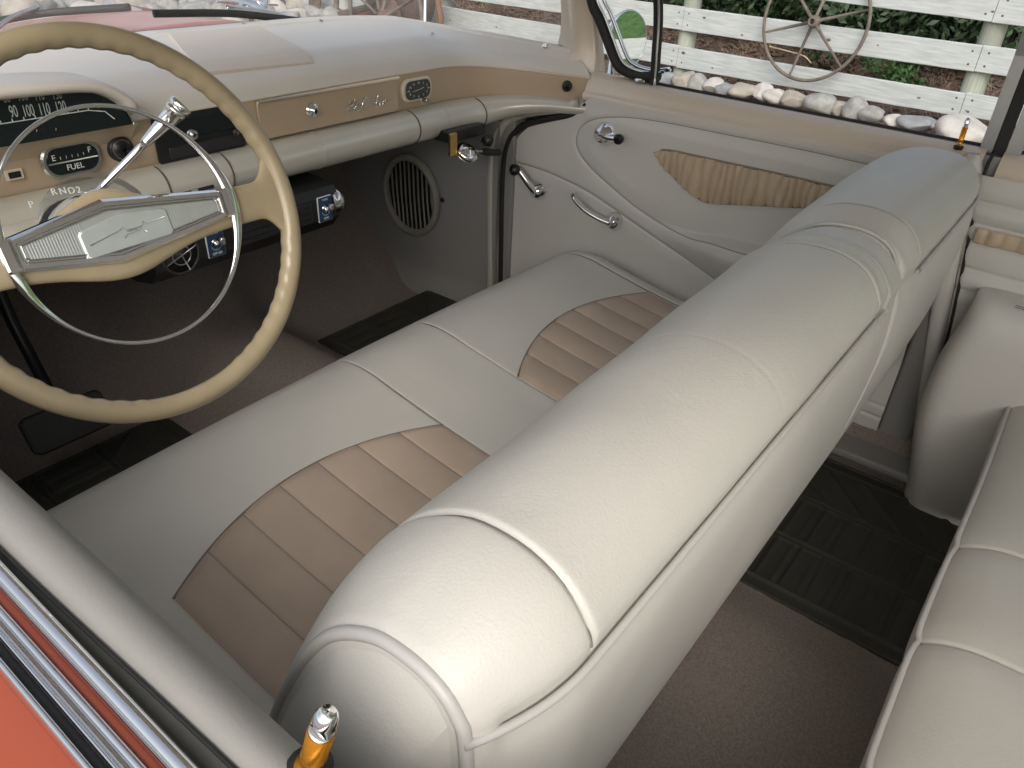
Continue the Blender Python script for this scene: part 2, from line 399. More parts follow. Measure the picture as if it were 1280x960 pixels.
# kick panels, hinge pillar, weather strip
for sgn in (1, -1):
    ys = np.linspace(1.25, 1.98, 40); zs = np.linspace(.30, .93, 40); Y, Z = np.meshgrid(ys, zs, indexing='ij')
    X = .715 - .035 * smooth(1.27, 1.5, Y) - .03 * smooth(.38, .30, Z) - .01 * smooth(1.6, 1.95, Y)
    kp = mk('kick_panel', np.stack([sgn * X, Y, Z], -1), gridf(40, 40, flip=sgn < 0), KICK, car)
    if sgn > 0:
        n = np.array([-1, -.12, .0]); n /= np.linalg.norm(n)
        ex = np.array([.12, -1, 0]); ex /= np.linalg.norm(ex); ey = np.array([0, 0, 1.])
        c = np.array([.664, 1.522, .600]); rx, rz = .098, .118
        E = [(math.cos(t), math.sin(t)) for t in np.linspace(0, 2 * math.pi, 48, endpoint=False)]
        V = []
        for s, h in ((1.0, .0), (1.0, .014), (.93, .020), (.86, .016), (.84, .004)):
            V += [c + ex * rx * s * a + ey * rz * s * b - ey * .05 * a * rx + n * h for a, b in E]
        mk('vent_grille', V, gridf(5, 48, False, True), mat('vent_plastic', (.27, .26, .225), .5), kp)
        V = [c + ex * rx * .85 * a + ey * rz * .85 * b - ey * .05 * a * rx + n * .003 for a, b in E]
        mk('vent_opening', V, [tuple(range(48))], BLACK, kp)
        mb = MB()
        for k in range(11):
            a = -1 + (k + .5) * 2 / 11
            hh = math.sqrt(max(0, 1 - a * a)) * .86
            p0 = c + ex * rx * (a * .86 - .05) + ey * rz * hh + n * .008; p1 = c + ex * rx * (a * .86 + .05) - ey * rz * hh + n * .008
            mb.add(*tube_geo([p0, (p0 + p1) / 2 + n * .003, p1], .0032, 6, flat=.6))
        mb.build('vent_louvre', MATS['vent_plastic'], kp)
        for uv in ((553, 250), (524, 287)):
            lathe('screw', onx(*uv, .668), n, [(.006, 0), (.006, .003), (.003, .006)], BLACKR, kp, 10)
    tube('hinge_pillar_trim', [(sgn * .722, 1.262, .30), (sgn * .724, 1.27, .5), (sgn * .724, 1.278, .70), (sgn * .726, 1.27, .80), (sgn * .73, 1.235, .855), (sgn * .736, 1.17, .885), (sgn * .742, 1.08, .91), (sgn * .745, 1.03, .93)], .013, PEARL, car, 10, smooth_n=50)
    tube('door_weatherstrip', [(sgn * .735, 1.236, .30), (sgn * .736, 1.243, .5), (sgn * .736, 1.248, .70), (sgn * .738, 1.238, .79), (sgn * .741, 1.20, .842), (sgn * .745, 1.13, .873), (sgn * .75, 1.05, .90), (sgn * .752, 1.015, .93)], .009, BLACKR, car, 8, smooth_n=50)
    box('hinge_post', (min(sgn * .733, sgn * .84), 1.215, .31), (max(sgn * .733, sgn * .84), 1.32, .90), KICK, car, .004)
    # B pillar: painted post between the doors
    V, Fc = [], None
    R = [(.30, .745, .17, .10), (.55, .748, .17, .105), (.80, .752, .17, .125), (.93, .762, .178, .132), (.984, .772, .178, .128)]
    for z, x, ya, yb in R:
        V += [(sgn * (x + .03), ya, z), (sgn * (x + .004), ya, z), (sgn * x, ya - .008, z), (sgn * x, yb + .008, z), (sgn * (x + .004), yb, z), (sgn * (x + .03), yb, z)]
    mk('centre_pillar', V, gridf(len(R), 6, False, True), KICK, car)
    if sgn > 0:
        FE = [(.08, .30), (.12, .50), (.155, .68), (.185, .85), (.203, .950), (.203, .972), (.194, .984)]; RE = [(.055, .30), (.088, .45), (.112, .60), (.137, .78), (.152, .90), (.160, .968), (.172, .984)]
        FEs, REs = catmull(np.array(FE), 24), catmull(np.array(RE), 24)
        V = []
        for a_, b_ in zip(FEs, REs):
            m_ = (a_ + b_) / 2
            for t_, dx in ((0, .03), (0, .008), (.10, .002), (.35, 0.), (.65, 0.), (.90, .002), (1, .008), (1, .03)):
                q_ = a_ * (1 - t_) + b_ * t_; V.append((.737 + dx + .022 * float(smooth(.93, .985, q_[1])), q_[0], q_[1]))
        mk('pillar_cover', V, gridf(24, 8) + [tuple(23 * 8 + k for k in range(8))], IVORY_DOOR, car)
    # outer flank below the belt
    V = []
    for y in np.linspace(-.8, 3.3, 20):
        for x, z in ((.86, .955), (.93, .93), (.965, .86), (.975, .7), (.96, .5), (.93, .32)):
            V.append((sgn * x, y, z - .05 * smooth(1.5, 3.3, y)))
    if sgn > 0: mk('side_flank', V, gridf(20, 6), CORAL, car)
# hood and cowl: slopes down away from the windshield
def hood():
    xs = np.linspace(-.92, .92, 70); ys = np.linspace(1.80, 3.35, 60); X, Y = np.meshgrid(xs, ys, indexing='ij')
    edge = np.interp(np.abs(X), WB[:, 0], WB[:, 1])
    dy = np.clip(Y - 1.80, 0, 9)
    Z = 1.035 - .075 * dy - .045 * dy ** 2
    Z = Z + .030 * np.exp(-((np.abs(X) - .36) / .13) ** 2) * smooth(1.9, 2.3, Y) - .105 * smooth(.45, .80, np.abs(X)) + .012 * G(X, .12) * smooth(1.95, 2.2, Y)
    Z = Z - .012 * G(Y - 1.96, .012)
    mk('hood', np.stack([X, Y, Z], -1), gridf(70, 60), CORAL, car)
    # cowl wrapping round the windshield corner
    V = []
    for i in range(NW):
        p = WBs[i]; d = np.array([p[0], max(.05, p[1] - 1.3)]); d /= np.linalg.norm(d)
        for k, (r, z) in enumerate(((.003, 1.016), (.05, 1.005), (.13, .985 if abs(p[0]) > .6 else 1.0), (.22, .93 if abs(p[0]) > .6 else .99))):
            V.append((p[0] + d[0] * r, p[1] + d[1] * r, z))
    mk('cowl', V, gridf(NW, 4), CORAL, car)
hood()
# hood ornament: a small chrome jet
orn = MB()
oc = np.array([.60, 2.1, 1.02])
orn.add(*tube_geo(catmull([oc + [0, -.10, .0], oc + [0, -.03, .018], oc + [0, .06, .022], oc + [0, .16, .012]], 14), np.array([.006, .012, .014, .016, .016, .016, .015, .014, .012, .011, .009, .007, .005, .002]), 10))
for s in (1, -1): orn.add(*prism_geo([(0, 0), (.07 * s, -.06), (.075 * s, -.075), (0, -.035)], oc + [0, .04, .015], (1, 0, 0), (0, 1, 0), .005))
orn.add(*prism_geo([(0, 0), (-.06, 0), (-.075, .045), (-.06, .045)], oc + [0, -.02, .018], (0, 1, 0), (0, 0, 1), .004))
orn.build('hood_ornament', CHROME, car)
# wipers lying on the outside of the glass
def wiper(P, piv):
    P = np.array(P)
    a = tube('wiper_blade', P, .0062, BLACKR, car, 8, smooth_n=24, up=(0, 0, 1), flat=1.3)
    mid = P[len(P) // 2] + np.array([.0, .012, .012])
    tube('wiper_arm', [piv, (np.array(piv) + mid) / 2 + [0, 0, .012], mid], .005, STEEL, a, 8, smooth_n=16)
wiper([onz(-30, 36, 1.05) + [0, .03, 0], onz(60, 19, 1.065) + [0, .03, 0], onz(162, 9, 1.09)], (-.20, 1.90, 1.03))
wiper([onz(192, 17, 1.095), onz(290, 17, 1.085), onz(374, 26, 1.065)], (.62, 1.85, 1.01))
tube('antenna', [(.93, 1.72, .94), (.925, 1.70, 1.25), (.915, 1.66, 1.85)], [.005, .004, .003], CHROME, car, 8)
ROOF = True
if ROOF:
    xs = np.linspace(-.70, .70, 20); ys = np.linspace(-1.3, 1.24, 24); X, Y = np.meshgrid(xs, ys, indexing='ij')
    Y = Y - .12 * smooth(.6, 1.24, Y) * np.abs(X / .7) ** 2.5
    Z = 1.40 + .07 * (1 - (X / .70) ** 2) * (1 - ((Y - .0) / 1.32) ** 4)
    Vt = np.stack([X, Y, Z], -1); 
    mk('headliner', Vt, gridf(20, 24, flip=True), HEADL, car)
    mk('roof_panel', Vt * [1.03, 1.02, 1] + [0, 0, .03], gridf(20, 24), mat('roof_white', (.75, .72, .66), .25, coat=.6), car)

# ================================================================ DASHBOARD
dash = thing('dashboard', 'beige and ivory painted dashboard with clock, glove box and speedometer', 'dashboard', (0, 1.3, .9))
def dash_top():
    S = [(0., 0.), (.03, .02), (.10, .19), (.25, .53), (.45, .82), (.6, .91), (.75, .93), (.88, .85), (1.0, .0)]
    ss = refine(0, 1, .022, [.50], .03, .005)
    V = []
    for i in range(NW):
        w_ = WBs[i]; f_ = FTs[i]; x = f_[0]; L = np.linalg.norm(w_ - f_)
        crown = .050 * min(1, L / .45) + .004; zt = fz_top(x)
        for s in ss:
            # s: 0 front lip over the fascia, 1 windshield base
            p = f_ * (1 - s) + w_ * s
            d = s * L
            lip = -.010 * math.sin(math.pi * min(1, d / .05)) if d < .05 else 0
            z0 = zt + (1.029 - zt) * smooth(0, .8, s)
            z = z0 + crown * (1 - (1 - min(1, d / .10)) ** 2.4) * (1 - smooth(.5, 1.0, s) * .92)
            z += -.0035 * G((s - .5) * L, .0028) + .002 * (s > .5) * (s < .98)
            nd = (f_ - w_) / L
            V.append((p[0] + nd[0] * -lip, p[1] + nd[1] * -lip, z))
    mk('dash_top', V, gridf(NW, len(ss)), DASHTOP, dash)
    # fascia: recessed band under the lip
    V = []; nz = 9
    for i in range(NW):
        f_ = FTs[i]
        for k in range(nz):
            t = k / (nz - 1); z = fz_top(f_[0]) + .004 - (fz_top(f_[0]) + .004 - fz_bot(f_[0]) + .004) * t
            V.append((f_[0], f_[1] + .004 + .006 * t - .004 * math.sin(math.pi * t), z))
    mk('fascia', V, gridf(NW, nz, flip=True), BEIGE, dash)
    tube('fascia_trim', [(p[0], p[1] + .002, fz_top(p[0]) + .001) for p in FTs], .0022, BEIGE_PALE, dash, 6, up=(0, 0, 1))
    # lower pearl pad bulging toward the seats
    prof = np.array([(.006, .0), (-.012, -.002), (-.030, -.012), (-.040, -.028), (-.040, -.046), (-.030, -.063), (-.010, -.074), (.02, -.078), (.06, -.076)])
    pf = catmull(prof, 26); V = []
    joints = (.125, .475, .60)
    for i in range(NW):
        f_ = FTs[i]; a = FTs[max(0, i - 1)]; b = FTs[min(NW - 1, i + 1)]; t = (b - a) / np.linalg.norm(b - a); nrm = np.array([-t[1], t[0]])
        sc_ = 1 - .35 * smooth(.62, .77, abs(f_[0]))
        for q in pf:
            V.append((f_[0] + nrm[0] * (q[0]) * sc_, f_[1] + nrm[1] * (q[0]) * sc_, fz_bot(f_[0]) + q[1] * (1 - .55 * smooth(.60, .77, abs(f_[0])))))
    mk('lower_pad', V, gridf(NW, len(pf)), PEARL, dash)
    for x in (-.215, -.09, .125, .245, .40, .50, .615):
        yf = yface(x); tk = .0016 if x in (-.215, -.09, .40, .615) else .0006
        P = [(x, yf + q[0] - .0008, fz_bot(x) + q[1]) for q in pf[1:19]]
        tube('pad_joint', P, tk, mat('joint_shadow_gap', (.10, .09, .07), .8) if tk > .001 else PEARL, dash, 6)
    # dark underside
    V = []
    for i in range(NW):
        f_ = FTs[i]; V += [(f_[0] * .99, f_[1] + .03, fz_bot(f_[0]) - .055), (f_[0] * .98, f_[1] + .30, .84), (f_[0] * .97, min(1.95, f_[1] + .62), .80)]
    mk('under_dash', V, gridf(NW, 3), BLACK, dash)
dash_top()
EX, EZ = np.array([1., 0, 0]), np.array([0, 0, 1.])
YF = 1.2725
# speaker panel on top
def dz_top(x, y):
    f = yface(x); wv = np.interp(abs(x), WB[:, 0], WB[:, 1]); L = wv - f; s = (y - f) / L; d = y - f
    zt = fz_top(x); cr = .050 * min(1, L / .45) + .004
    return zt + (1.029 - zt) * smooth(0, .8, s) + cr * (1 - (1 - min(1, d / .10)) ** 2.4) * (1 - smooth(.5, 1., s) * .92)
cs = [onz(248, 90, 1.05), onz(391, 72, 1.05), onz(326, 50, 1.05), onz(215, 61, 1.05)]
V = []; nn = 14
for i in range(nn):
    for j in range(nn):
        a, b = i / (nn - 1), j / (nn - 1)
        p = (cs[0] * (1 - a) + cs[1] * a) * (1 - b) + (cs[3] * (1 - a) + cs[2] * a) * b
        V.append((p[0], p[1], dz_top(p[0], p[1]) + .0065))
top = np.array(V); k0 = len(V)
V = np.concatenate([top, top - [0, 0, .009]])
Fc = gridf(nn, nn)
rim_ = [i * nn for i in range(nn)] + [(nn - 1) * nn + j for j in range(1, nn)] + [i * nn + nn - 1 for i in range(nn - 2, -1, -1)] + [j for j in range(nn - 2, 0, -1)]
for a, b in zip(rim_, rim_[1:] + rim_[:1]): Fc.append((b, a, a + k0, b + k0))
mk('speaker_panel', V, Fc, mat('speaker_panel_tan', (.68, .61, .535), .55, var=.03, bump=.2, bscale=900), dash, smooth=False)
for uv in ((307, 46), (402, 40), (541, 45), (65, 73)):
    q = onz(*uv, 1.05); lathe('dash_screw', (q[0], q[1], dz_top(q[0], q[1]) + .001), (0, 0, 1), [(.005, 0), (.004, .002), (.001, .0025)], STEEL, dash, 10)
# glove box
g = prism('glove_box_door', rrect(.366, .069, .004, 3, .188, .9595), (0, YF, 0), EX, EZ, .0035, BEIGE, dash, bev=.0012)
tube('glove_box_lip', [(.005, YF - .006, .9955), (.19, YF - .008, .9962), (.371, YF - .006, .9955)], .0035, BEIGE_PALE, g, 8)
lathe('glove_box_lock', (.132, YF - .003, .962), (0, -1, 0), [(.0155, 0), (.0155, .003), (.012, .006), (.010, .006), (.009, .010), (.004, .011)], CHROME, g, 24)
box('lock_slot', (.1305, YF - .0155, .957), (.1335, YF - .0130, .967), BLACK, g, .0006)
SCRIPT = [  # cursive 'Bel Air' in its own little units
    [(0, .2), (.25, .9), (.55, 1.0), (.45, .6), (.15, .5), (.55, .45), (.55, .1), (.2, .0), (.05, .12)], [(.18, .95), (.12, .5), (.05, .05)],
    [(.62, .22), (.9, .40), (.98, .56), (.84, .66), (.70, .42), (.74, .10), (.92, .0), (1.12, .2), (1.40, .85), (1.38, 1.06), (1.26, .85), (1.2, .2), (1.3, .0), (1.48, .14)],
    [(1.75, .0), (2.05, .7), (2.35, 1.0), (2.3, .3), (2.35, .02)], [(1.85, .38), (2.35, .42), (2.55, .2)],
    [(2.55, .2), (2.62, .45), (2.6, .05), (2.72, .1), (2.85, .3)], [(2.66, .62), (2.68, .66)], [(2.85, .05), (2.88, .45), (3.05, .42), (3.0, .35), (3.05, .1), (3.25, .2), (3.55, .32)]]
mb = MB(); sw = .125 / 3.4
for st in SCRIPT:
    P = [(.216 + a * sw + b * .006, YF - .0055, .944 + b * .0245) for a, b in st]
    mb.add(*tube_geo(catmull(P, 8 * len(P)), .00105, 6))
mb.build('script_emblem', CHROME, g)
# clock
ck = prism('clock_bezel', rrect(.096, .050, .020, 7, .431, .963), (0, YF + .002, 0), EX, EZ, .008, BEIGE_PALE, dash, bev=.003)
prism('clock_face', rrect(.080, .040, .016, 7, .431, .963), (0, YF - .005, 0), EX, EZ, .0025, mat('clock_dial_grey', (.06, .063, .06), .3), ck, bev=.0008)
for h in range(12):
    a = rad(90 - 30 * h); r1, r2 = .031, .0145
    text('clock_numeral', str(12 if h == 0 else h), .0062, (.431 + r1 * math.cos(a), YF - .0082, .963 + r2 * math.sin(a)), EX, EZ, WHITEP, ck)
mb = MB(); mb.add(*tube_geo([(.431, YF - .009, .963), (.447, YF - .009, .966)], .0006, 6)); mb.add(*tube_geo([(.431, YF - .009, .963), (.411, YF - .009, .961)], .0006, 6)); mb.add(*tube_geo([(.392, YF - .0085, .9625), (.403, YF - .0085, .9625)], .0004, 6)); mb.add(*tube_geo([(.459, YF - .0085, .9635), (.470, YF - .0085, .9635)], .0004, 6))
mb.build('clock_hands', WHITEP, ck)
lathe('clock_set_knob', (.445, YF - .004, .939), (0, -1, 0), [(.004, 0), (.004, .012), (.0055, .012), (.0055, .018), (.003, .02)], STEEL, ck, 12)
# vent pull knob at the far end of the fascia
q = onx(709, 108, .742); lathe('vent_pull_knob', q + [.006, .004, 0], (-.85, -.5, 0), [(.0125, 0), (.0125, .004), (.010, .006), (.009, .014), (.011, .018), (.009, .024), (.003, .026)], BLACK, dash, 20)
# radio recess
rd = prism('radio', rrect(.176, .078, .006, 3, -.116, .9595), (0, YF + .001, 0), EX, EZ, .0025, BLACK, dash, bev=.001)
prism('radio_display', rrect(.120, .030, .003, 3, -.104, .972), (0, YF - .001, 0), EX, EZ, .0035, DIAL, rd, bev=.001)
prism('radio_strip', rrect(.150, .020, .003, 3, -.108, .936), (0, YF - .001, 0), EX, EZ, .003, mat('radio_grey', (.03, .03, .032), .35), rd, bev=.001)
for x, z in ((-.137, .962), (-.044, .948)):
    lathe('radio_knob', (x, YF - .002, z), (0, -1, 0), [(.009, 0), (.0085, .009), (.007, .012), (.003, .0125)], STEEL if x < -.1 else BLACK, rd, 20)
# fuel gauge
fg = prism('fuel_gauge', rrect(.094, .053, .024, 7, -.345, .960), (0, YF + .002, 0), EX, EZ, .008, STEEL, dash, bev=.003)
prism('gauge_face', rrect(.080, .041, .019, 7, -.345, .960), (0, YF - .005, 0), EX, EZ, .002, DIAL, fg, bev=.0006)
tube('gauge_divider', [(-.383, YF - .0078, .9585), (-.307, YF - .0078, .9585)], .0011, WHITEP, fg, 6)
text('gauge_lettering', 'FUEL', .0125, (-.345, YF - .0078, .949), EX, EZ, WHITEP, fg)
text('gauge_lettering', 'E', .0125, (-.374, YF - .0078, .967), EX, EZ, WHITEP, fg); text('gauge_lettering', 'F', .0125, (-.318, YF - .0078, .970), EX, EZ, WHITEP, fg)
mb = MB()
for k in range(5): mb.add(*tube_geo([(-.364 + k * .009, YF - .0078, .9635), (-.364 + k * .009, YF - .0078, .968)], .0004, 6))
mb.build('gauge_tick', WHITEP, fg)
# ignition switch and a little slot switch
ig = lathe('ignition_switch', (-.265, YF + .002, .960), (0, -1, 0), [(.021, 0), (.021, .006), (.018, .009), (.015, .009), (.014, .016), (.008, .018)], BLACK, dash, 28)
lathe('switch_ring', (-.265, YF - .004, .960), (0, -1, 0), [(.0155, 0), (.0160, .004), (.0145, .0045)], STEEL, ig, 28)
sl = prism('warning_lamp', rrect(.026, .016, .002, 3, -.432, .953), (0, YF + .002, 0), EX, EZ, .004, BEIGE_PALE, dash, bev=.001)
prism('lamp_lens', rrect(.017, .009, .001, 3, -.432, .953), (0, YF - .001, 0), EX, EZ, .002, BLACK, sl)
ash = prism('ashtray_slot', rrect(.085, .009, .002, 3), (-.175, 1.2335, .878), EX, np.array([0, .3, .954]), .003, BLACK, dash, bev=.001)
prism('ashtray_label', rrect(.012, .004, .001, 2), (-.172, 1.2305, .878), EX, np.array([0, .3, .954]), .002, STEEL, ash)
# instrument hood with speedometer
def hood_arch():
    half = np.array([(-.238, .990), (-.241, 1.012), (-.250, 1.038), (-.268, 1.060), (-.297, 1.077), (-.335, 1.0855), (-.40, 1.090), (-.476, 1.092)])
    full = np.concatenate([half, (half[:-1] * [-1, 1] + [-.952, 0])[::-1]])
    A = catmull(full, 90)
    cx, cz = -.476, 1.03
    V = []
    rows = [(1.236, .90, -.004), (1.214, .905, -.003), (1.203, .925, -.002), (1.199, .95, 0), (1.203, .98, 0), (1.215, .998, 0), (1.24, 1.0, 0), (1.28, .99, .002), (1.34, .96, -.002), (1.42, .90, -.012), (1.52, .80, -.035), (1.60, .7, -.06)]
    for y, s, dz in rows:
        sy = s if y < 1.25 else s
        for a in A: 
            # constant lip thickness instead of pure scaling
            th = (1 - s) * .18
            d = np.array([a[0] - cx, (a[1] - cz) * 2.2]); L = np.linalg.norm(d); nd = np.array([d[0], d[1]]) / L
            nd = np.array([nd[0] ** 3 if False else np.sign(nd[0]) * abs(nd[0]) ** 3, np.sign(nd[1]) * abs(nd[1]) ** .6]); nd /= np.linalg.norm(nd)
            V.append((a[0] - nd[0] * th, y + .075 * float(smooth(1.045, .992, a[1])) * float(smooth(1.5, 1.24, y)), a[1] - nd[1] * th + dz))
    h = mk('instrument_hood', V, gridf(len(rows), 90), DASHTOP, dash)
    # glass/dial behind the lip
    th = .0175; P = []
    for a in A:
        d = np.array([a[0] - cx, (a[1] - cz) * 2.2]); nd = d / np.linalg.norm(d); nd = np.array([np.sign(nd[0]) * abs(nd[0]) ** 3, np.sign(nd[1]) * abs(nd[1]) ** .6]); nd /= np.linalg.norm(nd)
        P.append((a[0] - nd[0] * th, a[1] - nd[1] * th))
    P = [p for p in P if p[1] > 1.004]
    sp = prism('speedometer', P, (0, 1.240, 0), EX, EZ, .006, DIAL, dash)
    tube('speedometer_bezel', [(p[0], 1.231, p[1]) for p in P], .0016, STEEL, sp, 6)
    tube('speedometer_scale_line', [(-.70, 1.232, 1.0365), (-.32, 1.232, 1.0365), (-.295, 1.232, 1.031), (-.283, 1.232, 1.018)], .0008, WHITEP, sp, 6)
    ypl = 1.2335
    for s, uv in (('90', (17, 140)), ('100', (35.5, 139)), ('110', (55.5, 137)), ('120', (76, 134.5))):
        text('speed_numeral', s, .0235, ony(*uv, ypl), EX, EZ, mat('dial_lettering', (.46, .53, .50), .5), sp, sx=.46)
    for s, x in (('80', -.459), ('70', -.489), ('60', -.519), ('50', -.549), ('40', -.579), ('30', -.609), ('20', -.64), ('10', -.67)):
        text('speed_numeral', s, .021, (x, ypl, 1.053), EX, EZ, WHITEP, sp, sx=.55)
    for s, uv in (('80', (8, 123)), ('100', (28, 121)), ('110', (49, 120.5)), ('130', (71, 119))):
        text('speed_numeral', s, .017, ony(*uv, ypl), EX, EZ, mat('dim_lettering', (.30, .34, .33), .5), sp, sx=.55)
    mb = MB()
    for k in range(24):
        x = -.66 + k * .0155; mb.add(*tube_geo([(x, 1.232, 1.0375), (x, 1.232, 1.041)], .0007, 5))
    mb.build('speed_tick', WHITEP, sp)
    for uv in ((46, 161.5), (70, 160)):
        tube('trip_tick', [ony(uv[0], uv[1], 1.232), ony(uv[0], uv[1] + 3, 1.232)], .0006, mat('orange_tick', (.6, .3, .12), .5), sp, 5)
    # fascia apron under the hood
    V = []
    for x, zt in ((-.712, 1.006), (-.70, 1.014), (-.69, 1.019), (-.33, 1.019), (-.315, 1.0165), (-.30, 1.012), (-.275, 1.016), (-.255, 1.012), (-.243, 1.004)):
        for t in np.linspace(0, 1, 7):
            V.append((x, 1.2365 + .037 * t ** .8, zt + (.972 - zt) * t))
        V.insert(len(V) - 7, (x, 1.246, zt + .001))
    mk('fascia_apron', V, gridf(9, 8), BEIGE, dash)
hood_arch()

# ================================================================ STEERING WHEEL + COLUMN
WC = np.array([-.484, .835, 1.0006]); TT = .358
WN = np.array([0, -math.cos(TT), math.sin(TT)]); WX = np.array([1., 0, 0]); WY = np.array([0, math.sin(TT), math.cos(TT)])
def wl(x, y, h=0.): return WC + WX * x + WY * y + WN * h
sw_ = thing('steering_wheel', 'large aged ivory two spoke steering wheel with chrome horn ring', 'steering wheel', tuple(WC))
def rim():
    n = 400; ns = 18; V = []; R = .2075
    for i in range(n):
        t = 2 * math.pi * i / n; c, s = math.cos(t), math.sin(t)
        spoke = min(abs(math.atan2(math.sin(t), math.cos(t))), abs(math.atan2(math.sin(t - math.pi), math.cos(t - math.pi))))
        grip = .0009 * (.5 + .5 * math.cos(t * 56)) * float(smooth(.22, .32, spoke)) * float(smooth(1.35, 1.2, spoke) if s < 0 else 1)
        for k in range(ns):
            a = 2 * math.pi * k / ns; ca, sa = math.cos(a), math.sin(a)
            rr = .0128
            dr = rr * ca; dh = rr * 1.02 * sa
            if ca < 0: dr -= grip * (-ca) * 1.6
            V.append(wl((R + dr) * c, (R + dr) * s, dh))
    mk('rim', V, gridf(n, ns, True, True), WHEELP, sw_)
rim()
def spokes():
    # one ivory bar across, thick at the hub, flaring into the rim at both ends
    xs = np.linspace(-.2065, .2065, 121); n = 20; V = []
    for x in xs:
        a = abs(x); sx = -.008
        top = .020 + .030 * np.exp(-((x + .02) / .055) ** 2) + .050 * smooth(.155, .2065, a) ** 2.6
        bot = -.026 - .024 * np.exp(-((x + .02) / .07) ** 2) - .048 * smooth(.150, .2065, a) ** 2.6
        hf = .006 + .004 * (1 - a / .21); hb = -.010 - .042 * np.exp(-((x + .012) / .075) ** 2)
        for k in range(n):
            t = 2 * math.pi * k / n; cc, ss = math.cos(t), math.sin(t)
            y = (top + bot) / 2 + (top - bot) / 2 * np.sign(cc) * abs(cc) ** .8
            h = (hf if ss > 0 else -hb) * np.sign(ss) * abs(ss) ** .8
            V.append(wl(x, y - .004 * x / .2, h))
    mk('spoke_bar', V, gridf(121, n, False, True), WHEELP, sw_)
spokes()
def hexpts(s=1., e=0.):
    # elongated hexagon; s scales, e insets
    L, m, q = .1215 - e * 1.1, .0325 - e * .95, .0145 - e * .7
    P = [(-L, q), (-.018, m), (L - .002, q), (L, q - .003), (L, -q), (-.018, -m), (-L + .002, -q), (-L, -q + .003)]
    th = -.018; return [(-.008 + a * math.cos(th) - b * math.sin(th), .004 + a * math.sin(th) + b * math.cos(th)) for a, b in P][::-1]
def ringsloft(name, rings, m, parent, cap=False, smooth_=False):
    V = []; k = len(rings[0][0])
    for P, h in rings: V += [wl(p[0], p[1], h) for p in P]
    Fc = gridf(len(rings), k, False, True)
    if cap: Fc.append(tuple((len(rings) - 1) * k + i for i in range(k)))
    return mk(name, V, Fc, m, parent, smooth_)
hb = ringsloft('horn_bar', [(hexpts(1, -.004), .004), (hexpts(1, -.003), .011), (hexpts(1, .0005), .0165), (hexpts(1, .0055), .0165), (hexpts(1, .007), .0140), (hexpts(1, .0085), .0140)], CHROME, sw_)
ringsloft('horn_bar_inlay', [(hexpts(1, .0082), .0138), (hexpts(1, .0098), .0155), (hexpts(1, .0105), .0152)], STEEL, hb)
# ribbed silver insert under a clear lens
def insert_():
    P = np.array(hexpts(1, .0100)); L0, L1 = P[:, 0].min(), P[:, 0].max(); n = 300; V = []
    xs = np.linspace(L0 + .0005, L1 - .0005, n)
    def yb(x, up):
        Q = P if True else P; ys = []
        for a, b in zip(P, np.roll(P, -1, 0)):
            if (a[0] - x) * (b[0] - x) <= 0 and abs(a[0] - b[0]) > 1e-9: ys.append(a[1] + (b[1] - a[1]) * (x - a[0]) / (b[0] - a[0]))
        return max(ys) if up else min(ys)
    for i, x in enumerate(xs):
        rib = .00014 * (1 if (i // 2) % 2 else 0) * (0 if abs(x + .008) < .047 else 1)
        for t in np.linspace(0, 1, 5): V.append(wl(x, yb(x, True) * (1 - t) + yb(x, False) * t, .0136 + rib))
    mk('silver_insert', V, gridf(n, 5), mat('silver_plastic', (.60, .63, .61), .32, .7, var=.05, vscale=60), hb, smooth=False)
insert_()
pl = ringsloft('emblem_plate', [([(-.060, -.0185), (.036, -.0165), (.040, -.0135), (.040, .0125), (.036, .0155), (-.010, .0215), (-.060, .0125), (-.063, .009), (-.063, -.015)], .0138), ([(-.058, -.0170), (.034, -.015), (.038, -.0125), (.038, .0115), (.034, .014), (-.010, .0200), (-.058, .0110), (-.061, .008), (-.061, -.0135)], .0160)], mat('frosted_silver', (.55, .60, .58), .38, .55, var=.05, vscale=50), hb, cap=True)
mb = MB()
mb.add(*tube_geo([wl(-.056, -.004, .0164), wl(-.020, .004, .0166), wl(-.017, .0065, .0168), wl(-.014, .002, .0168), wl(.004, .002, .0168), wl(.008, .0065, .0168), wl(.011, .003, .0166), wl(.034, .005, .0164)], .0006, 6))
mb.add(*tube_geo([wl(-.018, -.0055, .0168), wl(-.014, -.002, .0168), wl(.004, -.001, .0168), wl(.009, -.0055, .0168)], .0006, 6))
mb.build('bow_tie_emblem', MATS['frosted_silver'], hb)
text('emblem_lettering', 'CHEVROLET', .0040, wl(-.005, .0005, .0164), WX, WY, STEEL, hb, sx=.75)
# horn ring: thin hoop, broad where it meets the bar
def hornring():
    n = 200; ns = 10; V = []; R = .1305
    for i in range(n):
        t = 2 * math.pi * i / n; c, s = math.cos(t), math.sin(t)
        side = max(0, abs(c)) ** 10
        wv = .0022 + .0042 * side + .0012 * max(0, c) ** 2; hv = .0022 + .0018 * side
        for k in range(ns):
            a = 2 * math.pi * k / ns; V.append(wl(-.004 + (R + wv * math.cos(a)) * c, .004 + (R + wv * math.cos(a)) * s, .006 + .004 * side + hv * math.sin(a)))
    mk('horn_ring', V, gridf(n, ns, True, True), CHROME, sw_)
    for s in (1, -1):
        P = rrect(.016, .034, .003, 3); 
        V, Fc = prism_geo(P, wl(-.008 + s * .1235, .004 - s * .002, .008), WX, WY, .0085, .002); mk('ring_bracket', V, Fc, CHROME, sw_, False)
hornring()
col = thing('steering_column', 'ivory steering column with chrome shift lever and clear gear indicator behind the wheel', 'steering column', tuple(wl(0, 0, -.1)))
